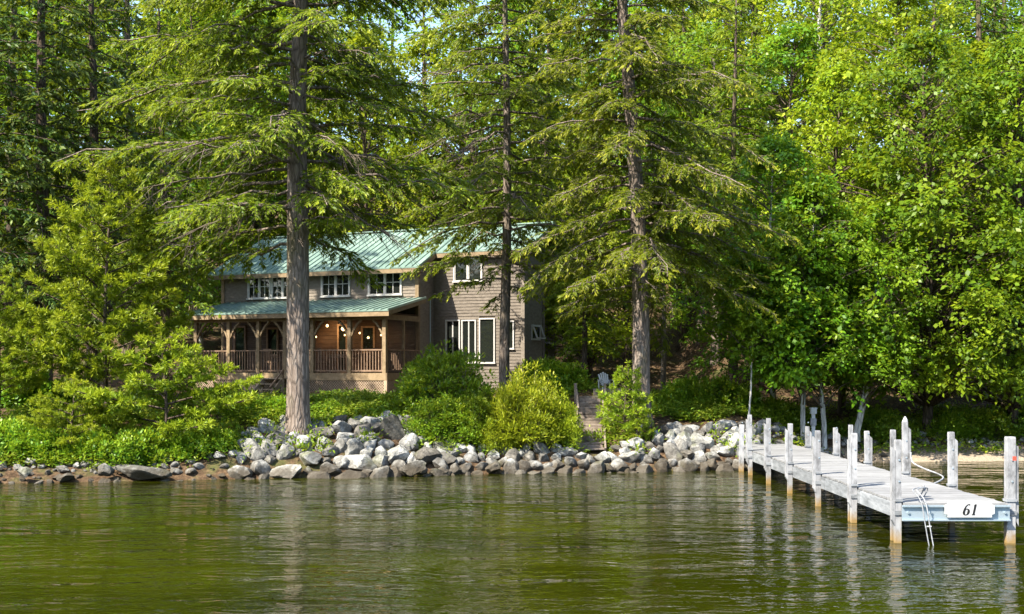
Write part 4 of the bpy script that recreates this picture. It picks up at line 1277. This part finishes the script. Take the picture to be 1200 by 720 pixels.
con(mS1, 15, 46.0, 5.0, 1.15, 'tall dark spruce furthest back at the upper left corner')
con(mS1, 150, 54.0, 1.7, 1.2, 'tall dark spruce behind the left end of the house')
con(mS2, 683, 39.2, .7, .50, 'short hemlock with thin mossy stem left of the steps by the wing', 'hemlock_tree', szv=.42)
con(mS2, 860, 47.0, 4.4, .95, 'hemlock at the right side of the dark leaf littered gap', 'hemlock_tree')
con(mS2, 640, 54.0, 3.1, 1.1, 'hemlock standing behind the right end of the wing', 'hemlock_tree')
con(mS1, 1148, 58.0, .9, 1.15, 'dark spruce high on the slope at the upper right', 'spruce_tree')
con(mS2, 800, 58.0, 2.4, 1.1, 'hemlock deep in the wood above the leaf littered gap', 'hemlock_tree')

# --- broadleaf builds (shared between alike trees)
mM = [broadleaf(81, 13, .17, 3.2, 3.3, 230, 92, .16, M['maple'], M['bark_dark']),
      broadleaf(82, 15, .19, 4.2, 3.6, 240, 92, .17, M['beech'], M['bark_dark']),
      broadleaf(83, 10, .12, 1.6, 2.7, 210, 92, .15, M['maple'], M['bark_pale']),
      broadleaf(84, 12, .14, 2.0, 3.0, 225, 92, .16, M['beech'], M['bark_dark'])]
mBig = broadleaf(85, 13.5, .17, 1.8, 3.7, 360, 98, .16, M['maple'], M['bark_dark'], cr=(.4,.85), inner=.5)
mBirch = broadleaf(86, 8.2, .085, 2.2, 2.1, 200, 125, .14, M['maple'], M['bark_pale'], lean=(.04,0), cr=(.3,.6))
def brd(m, px, Y, rz, sc, label, name='maple_tree', szv=None):
    plant(name, label, 'tree', m, at(px, Y), Y, rz, sc, dz=-.15, szv=szv)
# right shore, front row
brd(mBirch, 942, 36.6, .3, 1.0, 'slender pale birch left of the white service post', 'birch_tree')
brd(mBirch, 966, 36.9, 2.6, 1.05, 'slender pale birch right of the white service post', 'birch_tree')
def lean_birch():
    yL = 37.2
    pts = [((px-1004)*yL/F, 0, zat(py, yL)-gz(at(1004,yL), yL)) for px, py in ((1003,512),(1004,500),(1009,480),(1014,455),(1017,430),(1016,400),(1019,370),(1026,335),(1032,300),(1036,275))]
    return pts, [.15,.11,.10,.095,.088,.08,.07,.055,.035,.012]
mLean = broadleaf(87, 8.0, .1, 2.4, 2.0, 160, 120, .14, M['maple'], M['bark_pale'], path=lean_birch(), cr=(.3,.6))
brd(mLean, 1004, 37.2, 0, 1.0, 'pale crooked birch leaning right behind the middle of the dock', 'birch_tree')
mSap = broadleaf(90, 5.2, .035, 2.3, 1.25, 75, 170, .14, M['maple'], M['bark_pale'], cr=(.22,.42))
brd(mSap, 877, 36.0, 4.0, 1.0, 'thin sapling with one pale stem left of the first dock posts', 'birch_tree')
brd(mBig, 1086, 39.2, 1.2, 1.0, 'big maple with mossy trunk behind the dock end')
brd(mBig, 1190, 38.8, 3.3, .98, 'big maple at the right edge with boughs hanging low over the bank')
brd(mM[2], 905, 39.0, .8, .95, 'young maple behind the birches right of the dark gap')
brd(mM[3], 985, 42.0, 2.2, 1.05, 'yellow green beech behind the leaning birch', 'beech_tree')
brd(mM[1], 1055, 46.5, .4, 1.12, 'tallest bright beech at the upper right behind the mossy maple', 'beech_tree')
brd(mM[3], 1150, 45.0, 4.1, 1.15, 'bright beech between the two big maples at the right', 'beech_tree')
brd(mM[0], 1235, 43.0, 2.9, 1.1, 'maple cut off by the right edge of the picture')
brd(mM[0], 925, 50.0, 5.1, 1.15, 'maple beside the upright pale trunk high at the right')
# pale upright trunk high on the slope
brd(mM[1], 790, 62.0, 1.9, 1.05, 'beech behind the bowing hemlock top', 'beech_tree')
mPole = broadleaf(88, 17, .26, 10.5, 2.4, 120, 50, .18, M['beech'], M['bark_pale'], wob=.08)
brd(mPole, 958, 52.0, .6, 1.15, 'tall pale trunked birch high on the slope, crown above the picture', 'birch_tree')
# trunks in the dark gap
mGap = broadleaf(89, 15, .21, 7.5, 2.8, 150, 55, .18, M['maple'], M['bark'], wob=.05)
brd(mGap, 838, 52.0, 1.5, 1.0, 'tree with sunlit bare trunk standing in the leaf littered gap')
brd(mGap, 822, 55.5, 3.5, 1.0, 'dark bare trunked tree just behind the sunlit trunk in the gap')
brd(mGap, 777, 43.5, .5, .50, 'thin mossy trunked tree right of the brown hemlock trunk', szv=.75)
brd(mGap, 795, 61.0, 2.0, 1.0, 'distant bare trunked tree at the left side of the gap')
# behind and above the house
for px, Y, k, rz, sc, lb, nm in [t if len(t) == 7 else t + ('maple_tree',) for t in (
        (430, 57.5, 1, .3, 1.05, 'yellow green beech behind the middle of the house roof', 'beech_tree'),
        (500, 60.5, 3, 1.9, 1.3, 'bright beech behind the roof ridge left of the wing', 'beech_tree'),
        (555, 57.0, 0, 3.0, 1.2, 'maple behind the wing roof'),
        (300, 60.0, 0, 4.1, 1.25, 'maple behind the left end of the house roof'),
        (370, 64.0, 1, 5.2, 1.2, 'beech uphill behind the tallest hemlock', 'beech_tree'),
        (690, 50.0, 3, 2.7, .95, 'beech between the wing and the brown hemlock trunk', 'beech_tree'),
        (735, 56.0, 0, .9, 1.15, 'maple uphill behind the brown hemlock trunk'),
        (225, 57.5, 1, 2.2, 1.15, 'bright beech above the left end of the roof, behind the leafy maple', 'beech_tree'),
        (235, 54.0, 2, 1.1, 1.1, 'leafy maple beside the left corner of the house'),
        (880, 56.0, 1, 3.9, 1.15, 'beech uphill right of the leaf littered gap', 'beech_tree'))]:
    brd(mM[k], px, Y, rz, sc, lb, nm)

# --- the wood further up the slope: one mass
def wood_mass():
    rs = np.random.RandomState(9); Q = []; T = []; wood = MB()
    for i in range(126):
        yy = rs.uniform(66, 92); xx = rs.uniform(-52, 54)
        if i > 84: xx = rs.uniform(-62, 66); yy = rs.uniform(90, 128)
        elif i > 64: xx = rs.uniform(-46, -17); yy = rs.uniform(56, 68)
        g = gz(xx, yy); H = rs.uniform(15, 23); zc = H*rs.uniform(.15,.36)
        wood.tube([(xx,yy,g-.5),(xx+rs.normal(0,.2),yy,g+H*.5),(xx+rs.normal(0,.4),yy,g+H*.9)], [.24,.16,.04], 6)
        nc = 80 if i <= 84 else 50
        t = rs.uniform(0,1,nc); z = zc+(H-zc)*t; pr = np.sin(PI*np.clip(.15+.85*t,0,1)**.8)**.6*rs.uniform(2.6,4.0)
        az = rs.uniform(0,2*PI,nc); rd = pr*np.sqrt(rs.uniform(.1,1,nc))
        c = np.stack([xx+np.cos(az)*rd, yy+np.sin(az)*rd, g+z], -1)
        k = np.repeat(np.arange(nc), 42 if i <= 84 else 26); n = len(k)
        p = c[k] + rs.normal(0,1,(n,3))*np.array([.55,.55,.22])
        ln = (.31 if i <= 84 else .5)*rs.uniform(.6,1.3,n)
        d = rs.normal(0,1,(n,3))*np.array([1,1,.5]) - UP*.3
        Q.append(blades(p, d, UP+rs.normal(0,.5,(n,3)), ln, ln*.6))
        T.append(np.full(n, rs.uniform(0,.35))*rs.uniform(0,1,n))
    me_ = quad_mesh('wooded_slope', np.concatenate(Q), M['maple'], np.concatenate(T))
    o = tag(link('wooded_slope', me_), kind='stuff')
    wo = wood.build('trunks', M['bark_dark'], o); wo['kind'] = 'stuff'
wood_mass()

# ------------------------------------------------------------------ shrubs
def shrub(seed, Rx, H, ncl, nlf, leaf, mat, asp=.5, cr=(.16,.3), upright=.4):
    rs = np.random.RandomState(seed); r_ = random.Random(seed)
    Q = []; T = []; limbs = MB()
    for i in range(ncl):
        az = r_.uniform(0, 2*PI); el = math.asin(r_.uniform(.02, .98)); q_ = (.45+.55*r_.random()**.5)
        lob = 1 + .2*math.sin(3*az+seed) + .14*math.sin(7*az+el*3)
        c = np.array([math.cos(az)*math.cos(el)*Rx*lob, math.sin(az)*math.cos(el)*Rx*.8*lob, math.sin(el)*H*(1+.12*math.sin(4*az+seed))])*q_
        c[2] = max(c[2], .08)
        rc = r_.uniform(*cr)
        limbs.tube([(c[0]*.08, c[1]*.08, -.15), tuple(c*np.array([.55,.55,.5])+rs.normal(0,.03,3)), tuple(c)], [.014,.009,.003], 4, cap=False)
        n = int(nlf*r_.uniform(.7,1.3))
        o = norm(c + UP*upright)
        v = rs.normal(0,1,(n,3)); v = norm(v + o*.5)*rs.uniform(.15,1,n)[:,None]**.6*rc
        d = norm(v + rs.normal(0,.3,(n,3))*rc + UP*upright*.2)
        ln = leaf*rs.uniform(.65,1.3,n)
        Q.append(blades(c+v, d, UP+o*.6+rs.normal(0,.4,(n,3)), ln, ln*asp*rs.uniform(.8,1.2,n), .15, .5))
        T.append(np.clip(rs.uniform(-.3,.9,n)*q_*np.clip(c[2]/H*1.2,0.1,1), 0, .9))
    me_ = limbs.mesh('stems', M['twig'])
    return me_, quad_mesh('foliage', np.concatenate(Q), mat, np.concatenate(T))
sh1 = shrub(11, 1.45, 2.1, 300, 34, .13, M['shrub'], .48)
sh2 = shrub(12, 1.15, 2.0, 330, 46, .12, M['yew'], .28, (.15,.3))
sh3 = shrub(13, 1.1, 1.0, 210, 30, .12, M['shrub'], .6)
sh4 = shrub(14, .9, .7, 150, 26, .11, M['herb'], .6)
def sh(name, m, px, Y, rz, sc, label, szv=None, dz=-.05):
    plant(name, label, 'shrub', m, at(px, Y), Y, rz, sc, dz=dz, szv=szv)
sh('leafy_shrub', sh1, 527, 34.6, .3, 1.0, 'large round leafy shrub below the wing windows')
sh('leafy_shrub', sh1, 497, 37.5, 1.7, .72, 'medium leafy shrub near the porch corner, left of the large one')
sh('leafy_shrub', sh1, 514, 33.2, 2.6, .66, 'deep green shrub low in front of the large leafy shrub', szv=.55)
sh('leafy_shrub', sh1, 553, 33.3, 4.6, .6, 'deep green shrub squeezed between large leafy shrub and yellow green shrub', szv=.6)
sh('yellow_shrub', sh2, 617, 33.4, .5, 1.0, 'large yellow green feathery shrub below the right corner of the house', szv=1.02)
sh('yellow_shrub', sh2, 652, 33.6, 2.5, .66, 'smaller yellow green feathery shrub just left of the bank steps')
sh('yellow_shrub', sh2, 584, 32.9, 3.5, .5, 'smallest yellow green shrub at the water side of the feathery shrub')
for k, (px, Y, m, sc, lb) in enumerate(((12, 31.0, sh3, .8, 'green shrub at the far left of the shore above the tan boulder'),
        (50, 30.9, sh3, .7, 'bright green shrub between the far left shrub and the small pine'),
        (112, 31.0, sh3, .72, 'dark green shrub above the rounded blue grey boulder'),
        (160, 30.9, sh3, .8, 'green shrub overhanging the broad dark boulder'),
        (222, 31.2, sh3, .62, 'green shrub under the low pine boughs, left of the stone bank'),
        (262, 31.5, sh3, .5, 'small green shrub at the left end of the stacked stone bank'),
        (285, 33.8, sh3, .62, 'wide green shrub hiding the foot of the stoop'),
        (322, 34.2, sh3, .5, 'green shrub behind the big trunk, right of the stoop shrub'),
        (385, 35.0, sh4, .55, 'low green shrub right of the big trunk below the lattice'),
        (425, 36.5, sh4, .5, 'low light green shrub below the middle of the porch lattice'),
        (455, 35.5, sh4, .6, 'low green shrub behind the tilted slab'),
        (800, 38.0, sh3, .85, 'leafy green shrub right of the brown trunk at the edge of the dark gap'),
        (835, 37.6, sh3, .9, 'broad green shrub above the stone bank left of the dock'),
        (868, 38.2, sh3, .8, 'green shrub behind the thin sapling'),
        (915, 37.8, sh3, .75, 'green shrub behind the first dock posts'),
        (1030, 39.0, sh3, .8, 'green shrub left of the mossy maple trunk'),
        (1045, 38.2, sh4, .9, 'low shrub above the stones between leaning birch and mossy maple'),
        (1122, 38.9, sh3, .8, 'green shrub right of the mossy maple trunk'),
        (1160, 39.0, sh3, .85, 'green shrub above the stones at the right, under the hanging boughs'),
        (1200, 39.2, sh3, .9, 'green shrub at the right edge above the stones'),
        (660, 38.6, sh3, .95, 'dark green shrub left of the steps beneath the short hemlock'),
        (22, 37.2, sh3, 1.25, 'dark green bush in the shade at the left edge behind the pines'),
        (78, 38.0, sh3, .9, 'dark green bush in the shade between the two left spruce trunks'),
        (640, 41.0, sh3, 1.1, 'dark green shrub against the side of the wing'))):
    sh('green_shrub', m, px, Y, k*1.3, sc, lb)

# ------------------------------------------------------------------ ground cover and dry leaves
def cover():
    rs = np.random.RandomState(31); Q = []; T = []
    zones = [(-15,-7.0,.7,6,5200), (-7,-2.2,2.3,9,5200), (-2.2,3.4,.9,6,2600), (3.6,8,2.6,7,3600), (8,20,2.4,7,5600), (-15,-8,6,14,1500), (7.6,18,.9,2.8,700)]
    for (x0,x1,d0,d1,n) in zones:
        x = rs.uniform(x0,x1,n); y = shore(x)+d0+(d1-d0)*rs.uniform(0,1,n)**1.2
        m = (np.sin(x*1.9+y*.8)+np.sin(x*.9-y*1.7+2) + rs.normal(0,.7,n)) > -.5
        m &= ~((np.abs(x-at(692,34)) < .5) & (y > 33) & (y < 37))
        m &= ~((x > 3.5) & (x < 4.9) & (y < 36) & (rs.uniform(0,1,n) < .8))
        x, y = x[m], y[m]; g = ground(x, y)
        hgt = rs.uniform(.05,.32,len(x))
        k = np.repeat(np.arange(len(x)), 7); nn = len(k)
        p = np.stack([x[k], y[k], g[k]+hgt[k]*rs.uniform(.3,1.1,nn)], -1) + rs.normal(0,.07,(nn,3))*np.array([1,1,.3])
        d = rs.normal(0,1,(nn,3))*np.array([1,1,.35]) + UP*.2
        ln = rs.uniform(.07,.15,nn)
        Q.append(blades(p, d, UP+rs.normal(0,.4,(nn,3)), ln, ln*rs.uniform(.4,.65,nn)))
        T.append(np.clip(rs.uniform(-.4,.8,nn) + .25*np.sin(x[k]*2.3), 0, .9))
    # sprigs growing between the stones
    for i in range(95):
        cx = rs.uniform(-14, 7.5); cy = shore(cx) + rs.uniform(.45, 2.2); nn = 60
        v = rs.normal(0, 1, (nn,3))*np.array([.16,.14,.09])
        p = np.array([cx, cy, gz(cx, cy)+.16]) + v
        ln = rs.uniform(.08,.15,nn)
        Q.append(blades(p, v*3+rs.normal(0,.4,(nn,3))+UP*.3, UP+rs.normal(0,.4,(nn,3)), ln, ln*.45)); T.append(rs.uniform(0,.5,nn))
    tag(link('ground_cover', quad_mesh('ground_cover', np.concatenate(Q), M['herb'], np.concatenate(T))), kind='stuff')
    n = 14000
    x = rs.uniform(-14, 20, n); y = shore(x) + 1.5 + 30*rs.uniform(0,1,n)**1.4
    p = np.stack([x, y, ground(x,y)+.02+rs.uniform(0,.03,n)], -1)
    ln = rs.uniform(.06,.14,n)
    d = rs.normal(0,1,(n,3))*np.array([1,1,.2])
    tag(link('dry_leaves', quad_mesh('dry_leaves', blades(p, d, UP+rs.normal(0,.3,(n,3)), ln, ln*.6), M['litter'], rs.uniform(0,.6,n))), kind='stuff')
cover()
